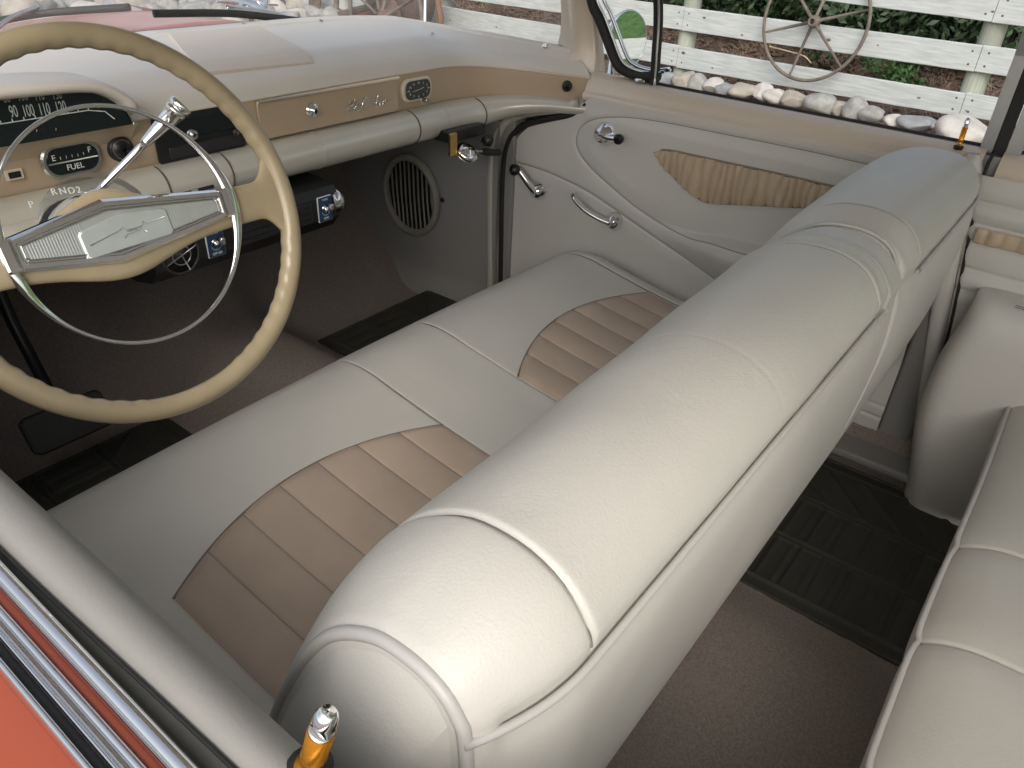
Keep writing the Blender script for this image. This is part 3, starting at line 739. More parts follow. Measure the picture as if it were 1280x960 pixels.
V, Fc = lathe_geo(wl(-.006, 0, -.028), -WN, [(.030, 0), (.036, .01), (.038, .05), (.046, .055), (.050, .07), (.050, .13), (.045, .14), (.040, .15), (.040, .62)], 32)
mk('column_tube', V, Fc, PEARL, col)
ta = wl(.0, .0, -.115); tip = ony(236, 122, .90); base = ony(100, 262, .945)
tip = np.array(tip); base = np.array(base); dv = (tip - base); Ln = np.linalg.norm(dv); dv /= Ln
lv = tube('shift_lever', [base - dv * .02, base, base + dv * Ln * .5, base + dv * Ln * .60], [.0048, .0046, .0044, .0044], CHROME, col, 14)
lathe('lever_knob', base + dv * Ln * .58, dv, [(.0046, 0), (.0060, .005), (.0085, .03), (.0118, .0530), (.0128, .0535), (.0128, .0575), (.0118, .058), (.0122, .060), (.0135, .0605), (.0138, .066), (.0128, .068), (.0080, .0682), (.0060, .0665)], CHROME, lv, 24)
lathe('lever_collar', base + dv * .012, dv, [(.006, 0), (.0075, .004), (.0075, .014), (.0055, .018)], CHROME, lv, 16)
# gear indicator
gi = MB(); gc = wl(.0, .0, -.085)
V = []
for i in range(24):
    a = rad(150 - 120 * i / 23)
    for r, h in ((.052, 0), (.073, .004), (.0735, .006), (.053, .002)): V.append(gc + WX * r * math.cos(a) + WY * r * math.sin(a) + WN * h)
gin = mk('gear_indicator', V, gridf(24, 4, False, True), PLEX, col)
for ch, uv in (('P', (39, 256)), ('R', (67.5, 240)), ('N', (78.5, 239)), ('D', (89.5, 238.5)), ('2', (98.5, 237.5))):
    q = onp(*uv, gc + WN * .006, WN); text('gear_letter', ch, .0105, q, WX, WY, WHITEP, gin, depth=.001)
lathe('indicator_drum', wl(-.006, 0, -.10), -WN, [(.046, 0), (.052, .004), (.052, .022), (.047, .03)], BLACK, col, 28)
# pedal
pd = thing('brake_pedal', 'black rubber brake pedal in the dark driver footwell', 'pedal', (-.40, 1.40, .42))
prism('pedal_pad', rrect(.15, .075, .015, 4), (-.44, 1.36, .46), EX, np.array([0, .5, .866]), .018, BLACKR, pd, bev=.004)
tube('pedal_arm', [(-.44, 1.37, .46), (-.43, 1.50, .62), (-.42, 1.60, .85)], .011, BLACK, pd, 8)

# ================================================================ FRONT SEAT
seat = thing('front_bench_seat', 'ivory leather front bench seat with split rolled backrest and tan pleated inserts', 'bench seat', (0, .55, .3))
PR = np.array([(.36, .33), (.29, .37), (.225, .46), (.178, .57), (.150, .70), (.138, .80), (.133, .88), (.137, .945), (.146, .968), (.162, .988), (.185, 1.000), (.212, 1.004), (.245, 1.000), (.277, .983), (.305, .957), (.33, .92), (.355, .875), (.39, .80), (.42, .72), (.445, .62), (.455, .52), (.455, .35)])
PRs = catmull(PR, 150)
_s = np.linspace(0, 1, 150)
tpip = int(np.argmin(np.linalg.norm(PRs - [.137, .945], axis=1)))
def end_inset(x):
    return .024 * max(0., (-.592 - x) / .086) ** 2 + .006 * max(0., (x - .60) / .07) ** 2
def seat_prof(x, d, roundend=0.):
    """profile ring at x, pushed out by d (array over the ring)"""
    P = PRs.copy()
    fw = smooth(.15, .30, P[:, 0]) * smooth(.45, .75, P[:, 1])
    P[:, 0] += fw * (-.006 + .026 * smooth(-.7, .55, np.array(x)))
    P[:, 1] += (-.006 + .011 * smooth(-.6, .3, np.array(x))) * smooth(.9, 1.0, P[:, 1])
    T = np.gradient(P, axis=0); N = np.stack([-T[:, 1], T[:, 0]], 1); N /= np.linalg.norm(N, axis=1)[:, None]
    # outward: away from the core
    core = np.array([.27, .70]); sgn = np.sign(((P - core) * N).sum(1)); N *= np.where(sgn < 0, -1, 1)[:, None]
    d = d - end_inset(x)
    return P + N * d[:, None]
up_w = smooth(.80, .93, PRs[:, 1]) * 1.0       # seams show on the roll and the front
front = (np.arange(150) >= tpip)
def backrest(x0, x1, seams, piping_span, capL, capR):
    xs = refine(x0, x1, .012, [c for c, *_ in seams] + [x0 + .012, x1 - .012], .014, .0017)
    V = []
    for x in xs:
        d = np.zeros(150)
        for c, depth, wd in seams:
            d += np.where(front, -depth * G(x - c, wd) + depth * .05 * (G(x - c - wd * 4, wd * 3) + G(x - c + wd * 4, wd * 3)) * (1 + .5 * np.sin(np.arange(150) * 1.7 + x * 200)), 0)
        e = 0
        rl = .012 if x0 < 0 else .010
        if x - x0 < rl: e = (1 - math.sqrt(max(0, 1 - (1 - (x - x0) / rl) ** 2))) * rl
        if x1 - x < .022: e = (1 - math.sqrt(max(0, 1 - (1 - (x1 - x) / .022) ** 2))) * .020
        d -= e
        k = np.arange(150)
        inspan = smooth(piping_span[0] - .01, piping_span[0] + .005, np.array(x)) * smooth(piping_span[1] + .01, piping_span[1] - .005, np.array(x))
        d += -.0055 * G((k - tpip + 1.2), 1.6) * inspan
        # split seam steps
        if x0 < 0 < x1:
            lipd = -.0035 * smooth(.040, .046, x) * smooth(.09, .083, x) - .0105 * smooth(.070, .100, x)
            d += np.where(front, lipd * smooth(-2, 6, k - tpip), lipd * .5 * smooth(14, 0, tpip - k))
        elif x0 > 0:
            lipd = -.0105 * (1 - smooth(.165, .222, x)) 
            d += np.where(front, lipd * smooth(-2, 6, k - tpip), lipd * .5 * smooth(14, 0, tpip - k))
        # soft stuffed swell between seams
        d += np.where(front, .003 * np.sin(np.pi * (x - x0) / (x1 - x0)), 0) + .0006 * np.sin(x * 31 + k * .21) * front
        P = seat_prof(x, d); V.append(np.column_stack([np.full(150, x), P]))
    V = np.array(V); n = len(xs); VV = [V.reshape(-1, 3)]; Fc = gridf(n, 150)
    base = n * 150
    for side, ring, sx, bul in ((0, V[0], -1, capL), (1, V[-1], 1, capR)):
        core = np.array([0, .26, .74]); rows = []
        for r in np.linspace(1, 0.02, 14)[1:]:
            q = ring.copy(); q[:, 1:] = core[1:] + (ring[:, 1:] - core[1:]) * r
            rim_d = (1 - r); q[:, 0] += sx * bul * (1 - r ** 2.6); rows.append(q)
        cap = np.array([ring] + rows); off = sum(len(v) for v in VV)
        VV.append(cap.reshape(-1, 3)); Fc += [tuple(i + off for i in f) for f in gridf(len(cap), 150, flip=side == 1)]
    return mk('backrest', np.concatenate(VV), Fc, IVORY, seat), V, xs
b1, V1, X1 = backrest(-.683, .156, [(-.587, .0034, .0026), (-.27, .0002, .003), (.030, .0019, .0022), (.080, .0020, .0020)], (-.66, .080), .046, .0)
b2, V2, X2 = backrest(.160, .672, [(.222, .0017, .0022)], (.16, .66), .0, .020)
b1['label'] = 'wider driver side section of the split backrest'; b2['label'] = 'narrow passenger side section of the split backrest'
def ring_at(x, off=0.): return seat_prof(x, np.full(150, off))
def pip(name, parent, x0, x1, n, r, off=-.0005):
    P = []
    for x in np.linspace(x0, x1, n):
        q = ring_at(x, off)[tpip - 1]; P.append((x, q[0], q[1]))
    return tube(name, P, r, PIPING, parent, 8)
pip('piping', b1, -.683, .066, 90, .0031); pip('piping', b2, .226, .662, 60, .0030)
def ringpip(parent, x, k0, k1, r, off=.0):
    q = ring_at(x, off)[k0:k1]; return tube('piping', [(x, a, b) for a, b in q], r, PIPING, parent, 8)
ringpip(b1, -.6795, 40, 142, .0050, -.0045)
ringpip(b2, .162, tpip - 22, 120, .0032, -.0125)
tube('seam_groove', [(-.587, a, b) for a, b in ring_at(-.587, -.0030)[tpip:125]], .0012, mat('seam_thread', (.20, .19, .17), .7), b1, 6)
mb = MB()
q = ring_at(-.583, -.0010)
qq = catmull(q[tpip + 1:118], 240)
for i in range(0, 236, 2):
    a, b = qq[i], qq[i + 1]; mb.add(*tube_geo([(-.5835, *a), (-.5835, *b)], .0008, 5))
mb.build('stitching', mat('grey_thread', (.42, .40, .36), .7), b1)
for xs_, pb_ in ((.030, b1), (.080, b1), (.222, b2)):
    lip_ = (-.0035 * float(smooth(.040, .046, xs_)) * float(smooth(.09, .083, xs_)) - .0105 * float(smooth(.070, .100, xs_))) if xs_ < .1 else 0.
    tube('seam_line', [(xs_, a, b) for a, b in ring_at(xs_, lip_ - .0012)[tpip + 1:130]], .0011, MATS['seam_thread'], pb_, 5)

# cushion
CP = np.array([(.965, .36), (.985, .42), (.998, .50), (.992, .560), (.972, .598), (.935, .617), (.88, .620), (.80, .606), (.70, .589), (.60, .576), (.50, .566), (.40, .562), (.34, .555)])
CPs = catmull(CP, 120)
def cush_bulge(x, y): return .010 * np.sin(np.pi * np.clip((np.abs(x) - .09) / .55, 0, 1)) 
SEAMX = [-.105, .097]
def cush_z(x, y):
    z = np.interp(-y, -CPs[::-1][::-1][:, 0][45:], CPs[45:, 1]) if False else np.interp(y, CPs[48:, 0][::-1], CPs[48:, 1][::-1])
    z = z - .022 * smooth(.60, .675, np.abs(x)) ** 2 - .055 * smooth(.645, .685, np.abs(x)) ** 2
    return z
def cushion():
    xs = refine(-.715, .685, .012, SEAMX + [.60], .014, .0018); V = []
    for x in xs:
        e = smooth(.60, .685, x if x > 0 else abs(x) - .035)
        for (y, z) in CPs:
            yy = y + (.018 * math.cos(x / .685 * math.pi / 2) - .012) * smooth(.55, .98, y) - .03 * e * smooth(.85, .99, y)
            xe = x if x > 0 else abs(x) - .035
            zz = z - .022 * smooth(.60, .675, xe) ** 2 - .055 * smooth(.645, .685, xe) ** 2
            s = 0
            for c in SEAMX: s += -.0024 * G(x - c, .0024) + .0003 * (G(x - c - .013, .009) + G(x - c + .013, .009))
            for c in (.60,): s += (-.0026 * G(x - c, .0032) + .0005 * (G(x - c - .012, .008) + G(x - c + .012, .008)))
            s += .0012 * math.sin(x * 17 + y * 9) * (y < .93)
            top = smooth(.50, .58, z)
            V.append((x, yy + s * (1 - top) * .6, zz + s * top))
    c = mk('cushion', V, gridf(len(xs), 120), IVORY, seat)
    for c_ in SEAMX + [.60]:
        P = [(c_, y + (.018 * math.cos(c_ / .685 * math.pi / 2) - .012) * smooth(.55, .98, y), z - .0018 - (.022 * smooth(.60, .675, abs(c_)) ** 2)) for y, z in CPs[36:112]]
        tube('seam_line', P, .0010, MATS['seam_thread'], c, 5)
cushion()
def pleats(x0, x1, label):
    """tan pleated panel: straight channels running back, rounded front outline"""
    n = 7; xs = []
    for k in range(n):
        a, b = x0 + (x1 - x0) * k / n, x0 + (x1 - x0) * (k + 1) / n
        xs += list(a + (b - a) * np.array([0, .02, .05, .1, .2, .35, .5, .65, .8, .9, .95, .98]))
    xs.append(x1); xs = np.array(xs)
    m = 60; V = []
    mid, hw = (x0 + x1) / 2, (x1 - x0) / 2
    for x in xs:
        ya = .700 + .068 * (1 - abs((x - mid) / hw) ** 2.0)
        u = (x - x0) / (x1 - x0) * n; fr = u - math.floor(u + 1e-9); bul = (math.sin(math.pi * min(1, max(0, fr)))) ** .45
        for j in range(m):
            t = j / (m - 1); t = t ** 1.0; y = ya - (ya - .36) * t; d = (ya - y)
            edge = smooth(0, .012, d); ed2 = min(1, float(smooth(0, .008, x - x0) * smooth(0, .008, x1 - x)) + .0)
            V.append((x, y, float(cush_z(x, y)) + .0022 + .0080 * bul * float(.15 + .85 * edge) * (.3 + .7 * ed2) + .0005 * math.sin(y * 90 + x * 40) * bul))
    o = mk('pleated_insert', V, gridf(len(xs), m, flip=True), TAN, seat, label=label)
    P = []
    for x in np.linspace(x0, x1, 60):
        ya = .700 + .068 * (1 - abs((x - mid) / hw) ** 2.0); P.append((x, ya + .001, float(cush_z(x, ya)) + .0006))
    P = [(a, b, c + .0012) for a, b, c in P]; tube('insert_seam', P, .0022, mat('dark_seam', (.20, .165, .13), .7), o, 6)
    for k in range(1, n):
        x = x0 + (x1 - x0) * k / n; ya = .700 + .068 * (1 - abs((x - mid) / hw) ** 2.0)
        tube('pleat_stitch', [(x, y, float(cush_z(x, y)) + .0020) for y in np.linspace(ya - .002, .38, 20)], .0012, MATS['dark_seam'], o, 5)
pleats(-.600, -.108, 'tan pleated insert on the driver side'); pleats(.098, .585, 'tan pleated insert on the passenger side')
box('seat_base', (-.64, .42, .305), (.64, .94, .44), BLACK, seat, .02)

# ================================================================ DOORS
door = thing('car_door', 'passenger side front door with ivory panel, tan gathered insert and chrome handles', 'car door', (.75, .6, .3))
XP = .745
def pz(uv, x=XP): q = onx(uv[0], uv[1], x); return np.array([q[1], q[2]])
curA0 = [(1090, 207), (1000, 187), (900, 167), (840, 155), (785, 147), (748, 148), (728, 157), (720, 172), (723, 190), (740, 212), (770, 239), (800, 263), (833, 283), (867, 295), (900, 299), (945, 309), (1000, 318)]
curB0 = [(612, 196), (653, 205), (693, 219), (733, 239), (770, 263), (813, 293), (857, 323), (900, 353), (950, 388)]
A_ = catmull([pz(u) for u in curA0], 140); B_ = catmull([pz(u) for u in curB0], 80)
# tan gathered insert outline
INU = np.array([pz(u) for u in [(820, 189), (829, 187), (845, 188), (900, 200), (970, 215), (1040, 231), (1110, 247)]])
INL = np.array([pz(u) for u in [(820, 189), (826, 198), (845, 221), (874, 246), (890, 252), (930, 254), (1010, 258), (1110, 262)]])
INP = np.concatenate([catmull(INU, 60), catmull(INL, 60)[::-1]])
def panel_disp(Q):
    """how far the padding stands off the door (toward the cabin)"""
    y, z = Q[:, 0], Q[:, 1]
    dA = dist_poly(Q, A_); dB = dist_poly(Q, B_); dI = dist_poly(Q, INP)
    d = np.zeros(len(Q))
    d += -.0034 * G(dA, .0040) + .0018 * G(dA - .022, .020)
    d += -.0032 * G(dB, .0040) + .0015 * G(dB - .022, .020)
    # armrest ledge between the two curves, rising toward the rear
    lo = A_[70:]; zA = np.interp(y, lo[:, 0][::-1], lo[:, 1][::-1]); zB = np.interp(y, B_[:, 0][::-1], B_[:, 1][::-1])
    t = (z - zB) / np.maximum(1e-3, zA - zB)
    amp = .060 * smooth(.80, .52, y)
    shape = np.where(t > 1, np.clip(1 - (t - 1) * (zA - zB) / .010, 0, 1), smooth(-.2, .85, t))
    shape = np.where((t > -.2), shape, 0)
    d += amp * shape
    d += .006 * smooth(0, .05, dI) * 0
    # panel inside curve A puffed a little
    d += .006 * smooth(.93, .90, z) * smooth(zA, zA + .05, z) * smooth(1.02, .98, y)
    d -= .012 * G(dI, .006) * 0
    return d
def door_panel():
    ys = np.linspace(.17, 1.235, 380); zs = np.linspace(.33, .948, 240); Y, Z = np.meshgrid(ys, zs, indexing='ij')
    Q = np.column_stack([Y.ravel(), Z.ravel()]); d = panel_disp(Q)
    # front upper corner follows the dash end
    top = np.interp(Q[:, 0], [.17, 1.0, 1.03, 1.09, 1.16, 1.21, 1.235], [.948, .948, .926, .893, .864, .816, .77])
    zz = np.minimum(Q[:, 1], top)
    Xv = XP - d + .012 * smooth(.02, 0, top - Q[:, 1]) * 0 + .02 * smooth(1.215, 1.235, Q[:, 0])
    # lower pleats at the bottom
    for zc in (.475, .445): Xv += .003 * G(Q[:, 1] - zc - .05 * (Q[:, 0] - 1), .004) * smooth(1.20, 1.0, Q[:, 0])
    V = np.column_stack([Xv, Q[:, 0], zz])
    mk('door_panel', V, gridf(380, 240), IVORY_DOOR, door)
    for P, k in ((A_, .0011), (B_, .0011)):
        Pn = P[(P[:, 1] < .945)]
        dd = panel_disp(Pn); tube('panel_seam', np.column_stack([XP - dd - .0002, Pn[:, 0], Pn[:, 1]]), k, mat('panel_seam_grey', (.25, .24, .22), .7), door, 6)
door_panel()
def gathered():
    n, m = 440, 24; ys = np.linspace(INU[0, 0] - .002, INU[-1, 0], n); V = []
    U = catmull(INU, 80); L = catmull(INL, 80)
    for i, y in enumerate(ys):
        zu = np.interp(y, U[:, 0][::-1], U[:, 1][::-1]); zl = np.interp(y, L[:, 0][::-1], L[:, 1][::-1])
        for j in range(m):
            t = j / (m - 1); z = zu * (1 - t) + zl * t
            ph = y * 330 + 2.2 * math.sin(y * 41) + .8 * math.sin(t * 4 + y * 90)
            wr = .0115 * (abs(math.sin(ph * .5)) ** .5 - .75 + .35 * math.sin(ph * .27 + 1)) * (1 - .35 * math.sin(math.pi * t))
            puff = .008 * math.sin(math.pi * t) ** .5
            V.append((0, y, z, wr, puff))
    V = np.array(V); dd = panel_disp(V[:, 1:3]); X = XP - dd - V[:, 4] * .7 - V[:, 3] - .0095
    mk('gathered_insert', np.column_stack([X, V[:, 1], V[:, 2]]), gridf(n, m, flip=False), TAN_CLOTH, door)
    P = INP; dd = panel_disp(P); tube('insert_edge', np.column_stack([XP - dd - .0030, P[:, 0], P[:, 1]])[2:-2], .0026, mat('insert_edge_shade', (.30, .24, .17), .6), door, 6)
gathered()
def garnish(parent, ya, yb, sgn=1, n=60):
    pr = np.array([(.800, .990), (.796, .9915), (.785, .990), (.772, .984), (.762, .973), (.757, .962), (.754, .957), (.749, .9545), (.746, .950), (.745, .944), (.747, .938)])
    pr = catmull(pr, 30); V = []
    for y in np.linspace(ya, yb, n):
        f = smooth(.90, 1.03, np.array(y))
        for x, z in pr: V.append((sgn * (x + .0 * f), y, z + .006 * f * smooth(.76, .79, np.array(x))))
    return mk('window_sill', V, gridf(n, 30, flip=sgn < 0), BEIGE_PALE, parent)
garnish(door, .165, 1.028)
# window channel, vent window frame, glass
tube('sill_gasket', [(.800, y, .9925) for y in np.linspace(.17, .90, 30)], .0042, BLACKR, door, 8)
vf = catmull([(.80, .86, 1.012), (.80, .90, 1.004), (.80, .94, 1.006), (.80, .968, 1.016), (.80, .984, 1.035), (.799, 1.000, 1.06), (.795, 1.03, 1.11), (.790, 1.055, 1.15), (.765, 1.06, 1.25), (.70, 1.05, 1.40)], 60)
fr_ = tube('vent_window_frame', vf, .0125, BLACKR, door, 10)
tube('vent_chrome_edge', vf + [-.004, -.013, .010], .0035, CHROME, fr_, 8)
tube('vent_outer_edge', vf + [.012, -.020, .014], .005, CHROME, fr_, 8)
dv_ = tube('vent_divider', [(.797, .868, .985), (.795, .872, 1.05), (.785, .882, 1.17), (.70, .90, 1.40)], .011, BLACKR, door, 10, smooth_n=20)
tube('divider_chrome', [(.788, .862, .985), (.786, .866, 1.05), (.776, .876, 1.17), (.69, .894, 1.40)], .0028, STEEL, dv_, 8, smooth_n=20)
lathe('vent_pivot', (.785, .90, .994), (0, 0, 1), [(.011, 0), (.011, .004), (.004, .006)], CHROME, door, 14, sx=.5, sy=1.4, ax=(1, 0, 0))
mk('window_glass', [(.803, .17, .99), (.803, .865, .99), (.70, .89, 1.41), (.70, .17, 1.41)], [(0, 1, 2, 3)], GLASS, door)
# rear upright of the window frame: steel channel + seal
V = []
for z, x in ((.985, .797), (1.15, .796), (1.25, .776), (1.41, .70)):
    yb_ = .158
    V += [(x - .010, yb_, z), (x - .010, yb_ + .021, z), (x + .012, yb_ + .021, z), (x + .012, yb_, z)]
ch_ = mk('window_channel', V, gridf(4, 4, False, True), STEEL, door, smooth=False)
V2_ = [(v[0] + (-.002 if i % 4 < 2 else .004), v[1] - .019 if i % 4 in (0, 3) else v[1] - .0215, v[2]) for i, v in enumerate(V)]
mk('window_seal', V2_, gridf(4, 4, False, True), BLACKR, door, smooth=False)
# lock knobs
def lock(parent, p, k=1., ax=(.04, .02, 1)):
    ax = np.array(ax, float); ax /= np.linalg.norm(ax)
    l = lathe('lock_knob', p, ax, [(.0062 * k, 0), (.0062 * k, .003), (.0047 * k, .004), (.0047 * k, .012), (.0051 * k, .0125), (.0051 * k, .0140), (.0049 * k, .0145), (.0052 * k, .036), (.0046 * k, .0365)], AMBER, parent, 20)
    lathe('knob_cap', np.array(p) + ax * .036, ax, [(.0047 * k, 0), (.0047 * k, .009), (.0043 * k, .013), (.003 * k, .016), (.001 * k, .017)], CHROME, l, 20)
    lathe('knob_grommet', p, (0, 0, 1), [(.008 * k, -.004), (.009 * k, .002), (.006 * k, .0035)], BLACKR, l, 16)
q = onx(1201, 176, .772); lock(door, (q[0], q[1], .988), .95)
# vent window crank: escutcheon, stub arm, black knob
def escut(name, c, r, parent=door):
    return lathe(name, c, (-1, 0, 0), [(r * 1.15, -.006), (r * 1.1, .003), (r, .006), (r * .85, .016), (r * .55, .024), (r * .15, .027)], CHROME, parent, 32)
def psurf(uv):
    q = pz(uv); d = panel_disp(q[None])[0]; return np.array([XP - d, q[0], q[1]])
c1 = psurf((758, 167)); e1 = escut('vent_window_crank', c1, .0255)
k1 = np.array(onx(773, 174, c1[0] - .045))
tube('crank_arm', [c1 + [-.018, 0, 0], (c1 + k1) / 2 + [-.016, 0, 0], k1 + [.004, 0, 0]], [.008, .007, .006], CHROME, e1, 10, smooth_n=10)
lathe('crank_knob', k1 + [.006, .0, 0], (-1, -.25, .1), [(.006, 0), (.011, .002), (.012, .012), (.010, .018), (.003, .020)], BLACK, e1, 20)
c2 = psurf((674, 238)); e2 = escut('window_crank', c2, .0225)
k2 = np.array(onx(648, 212, c2[0] - .040))
tube('crank_arm', [c2 + [-.016, 0, 0], c2 * .6 + k2 * .4 + [-.012, 0, 0], k2 + [0, 0, .0]], [.0105, .009, .0075], CHROME, e2, 10, smooth_n=14)
lathe('crank_knob', k2 + [.002, .004, 0], (-1, .15, 0), [(.006, 0), (.0135, .003), (.0145, .014), (.012, .020), (.003, .022)], BLACK, e2, 20)
c3 = psurf((769, 276)); e3 = escut('door_handle', c3, .0210)
k3 = np.array(onx(718, 247, c3[0] - .035))
tube('handle_lever', [c3 + [-.018, 0, 0], c3 * .72 + k3 * .28 + [-.016, 0, -.006], c3 * .35 + k3 * .65 + [-.012, 0, -.008], k3 + [-.002, 0, 0], k3 + [-.004, 0, .014]], np.interp(np.linspace(0, 1, 24), [0, .3, .8, 1], [.0115, .0105, .009, .007]), CHROME, e3, 12, smooth_n=24, flat=.7)
# side mirror outside the vent window
mc = np.array([.975, 1.052, 1.048]); mn = np.array([-.22, -.97, .095]); mn /= np.linalg.norm(mn)
mr = lathe('side_mirror', mc - mn * .0, mn, [(.015, -.045), (.045, -.036), (.064, -.018), (.0700, -.003), (.0700, .001), (.0665, .003), (.0655, .0015)], CHROME, door, 40, label='round chrome side mirror with its glass facing back')
mk('mirror_glass', [mc + mn * .0024 + .0658 * (math.cos(t) * frame(mn)[0] + math.sin(t) * frame(mn)[1]) for t in np.linspace(0, 2 * math.pi, 48, endpoint=False)], [tuple(range(48))], MIRROR, mr, smooth=False)
tube('mirror_stem', [mc - mn * .03, mc - mn * .035 + [0, .01, -.05], (.955, 1.075, .935)], [.010, .008, .012], CHROME, mr, 10, smooth_n=12)
box('door_skin', (.83, .17, .35), (.955, 1.22, .955), CORAL, door, .03, smooth=True)

# driver's door: only its sill, chrome and paint are near the lens
dd = thing('car_door', 'coral red driver side door with padded sill greyed by painted shade and chrome belt mouldings', 'car door', (-.8, .5, .3))
def sillstrip(name, prof, m, n=40, ya=-.6, yb=1.05, sm=True, k=18, sk=0.):
    pr = catmull(np.array(prof), k) if sm else np.array(prof); V = []
    for y in np.linspace(ya, yb, n):
        for x, z in pr: V.append((x - (sk * float(smooth(.15, .5, y)) * float(smooth(-.765, -.782, x)) if sk else 0), y, z))
    return mk(name, V, gridf(n, len(pr), flip=True), m, dd)
sillstrip('window_sill', [(-.742, .80), (-.742, .88), (-.744, .925), (-.749, .955), (-.758, .975), (-.769, .983), (-.781, .983), (-.784, .975)], mat('sill_vinyl_painted_shade', (.30, .29, .262), .55, var=.04, vscale=8, bump=.12, bscale=420, soft=.08), sk=.0075)  # vinyl darkened to grey: the shade over the sill is put into its colour
sillstrip('window_slot_lining', [(-.7835, .970), (-.7840, .976), (-.7900, .975), (-.7955, .973), (-.7965, .978)], OLIVE)
tube('slot_bead', [(-.7845 - .0075 * float(smooth(.15, .5, y)), y, .9785) for y in np.linspace(-.3, 1.0, 30)], .0012, BLACKR, dd, 6)
sillstrip('belt_moulding', [(-.7960, .968), (-.7955, .980), (-.7985, .9855), (-.803, .9855), (-.806, .981), (-.8065, .974)], CHROME)
sillstrip('paint_band', [(-.8060, .976), (-.8085, .9775), (-.8110, .976)], CORAL, sm=False)
sillstrip('lower_moulding', [(-.8105, .970), (-.8108, .978), (-.8125, .9805), (-.8150, .9795), (-.8165, .975), (-.8185, .974), (-.8195, .978), (-.8207, .9785), (-.8215, .975)], CHROME)
sillstrip('rubber_strip', [(-.8212, .972), (-.8235, .9725), (-.8262, .972)], BLACKR, sm=False)
sillstrip('outer_moulding', [(-.8260, .967), (-.8262, .975), (-.8278, .9775), (-.8300, .976), (-.8310, .970)], CHROME)
sillstrip('door_skin', [(-.8308, .968), (-.8400, .967), (-.860, .962), (-.89, .948), (-.92, .92), (-.945, .86), (-.955, .7), (-.94, .45), (-.91, .32)], CORAL)
lock(dd, (-.7625, .1935, .980), 1.30, (.11, -.25, 1))
mk('inner_panel', [(-.744, -.3, .88), (-.744, 1.2, .88), (-.744, 1.2, .33), (-.744, -.3, .33)], [(0, 1, 2, 3)], IVORY_DOOR, dd, smooth=False)

# rear passenger door / quarter
rdo = thing('car_door', 'rear passenger side door with ribbed ivory panel and narrow tan insert', 'car door', (.75, -.2, .3))
def rear_panel():
    ys = np.linspace(-.75, .138, 220); zs = np.linspace(.33, .955, 200); Y, Z = np.meshgrid(ys, zs, indexing='ij')
    d = np.zeros(Y.shape)
    for zc in (.908, .868, .835, .782, .738): d += -.0035 * G(Z - zc, .004) + .003 * (G(Z - zc - .018, .014) + G(Z - zc + .018, .014))
    d -= .008 * smooth(.128, .138, Y)
    ymax = .150 + (Z - .87) * .16
    mk('door_panel', np.stack([.742 - d, -.75 + (Y + .75) * (ymax + .75) / (.138 + .75), Z], -1), gridf(220, 200), IVORY_DOOR, rdo)
    n, m = 240, 12; V = []
    for y in np.linspace(.128, -.60, n):
        for j in range(m):
            t = j / (m - 1); z = .866 - .029 * t; ph = y * 300 + 2 * math.sin(y * 37)
            V.append((.732 - .004 * math.sin(math.pi * t) ** .5 - .0065 * abs(math.sin(ph * .5)) ** .5 * (.7 + .3 * math.sin(y * 77)), y, z))
    mk('gathered_insert', V, gridf(n, m), TAN_CLOTH, rdo)
rear_panel()
garnish(rdo, -.75, .137)
tube('sill_gasket', [(.800, y, .9925) for y in np.linspace(-.7, .13, 30)], .0042, BLACKR, rdo, 8)
V = []
for z, x in ((.985, .797), (1.15, .796), (1.25, .776), (1.41, .70)):
    yb_ = .112
    V += [(x - .010, yb_, z), (x - .010, yb_ + .024, z), (x + .012, yb_ + .024, z), (x + .012, yb_, z)]
mk('window_channel', V, gridf(4, 4, False, True), STEEL, rdo, smooth=False)
mk('window_glass', [(.803, -.7, .99), (.803, .125, .99), (.70, .125, 1.41), (.70, -.7, 1.41)], [(0, 1, 2, 3)], GLASS, rdo)
tube('door_welt', [(.741, .052, .33), (.741, .090, .5), (.741, .116, .70), (.743, .142, .87), (.75, .152, .94), (.768, .154, .98), (.79, .150, .992)], .0030, BLACKR, rdo, 8, smooth_n=40)
box('door_skin', (.83, -.8, .35), (.955, .135, .955), CORAL, rdo, .03, smooth=True)
# padded armrest / wheelhouse cover
def wheelhouse():
    ys = np.concatenate([np.linspace(-.70, .05, 40), .05 + .058 * np.sin(np.linspace(.03, 1, 20) * math.pi / 2)]); prof = np.array([(.62, .26), (.612, .40), (.618, .52), (.625, .64), (.632, .715), (.648, .748), (.675, .760), (.71, .762), (.745, .762)]); pr = catmull(prof, 50); V = []
    for y in ys:
        e = (max(0, 1 - min(1, (y - .05) / .058) ** 2.6)) ** .4 if y > .05 else 1
        for x, z in pr:
            V.append((.745 - (.745 - x) * (.35 + .65 * e), y - .035 * smooth(.55, .30, z) - .02 * smooth(.6, .76, z) , z - .010 * (1 - e)))
    o = mk('side_bolster', V, gridf(60, 50), IVORY_DOOR, rdo)
    for off in (0, .010):
        tube('bolster_stitch', [(.668 + off, y, .7605 + .0005) for y in np.linspace(.02, -.6, 30)], .0009, MATS['panel_seam_grey'], o, 5)
wheelhouse()
sk = box('sill_scuff_plate', (.66, -.3, .325), (.745, 1.1, .345), KICK, car, .006)

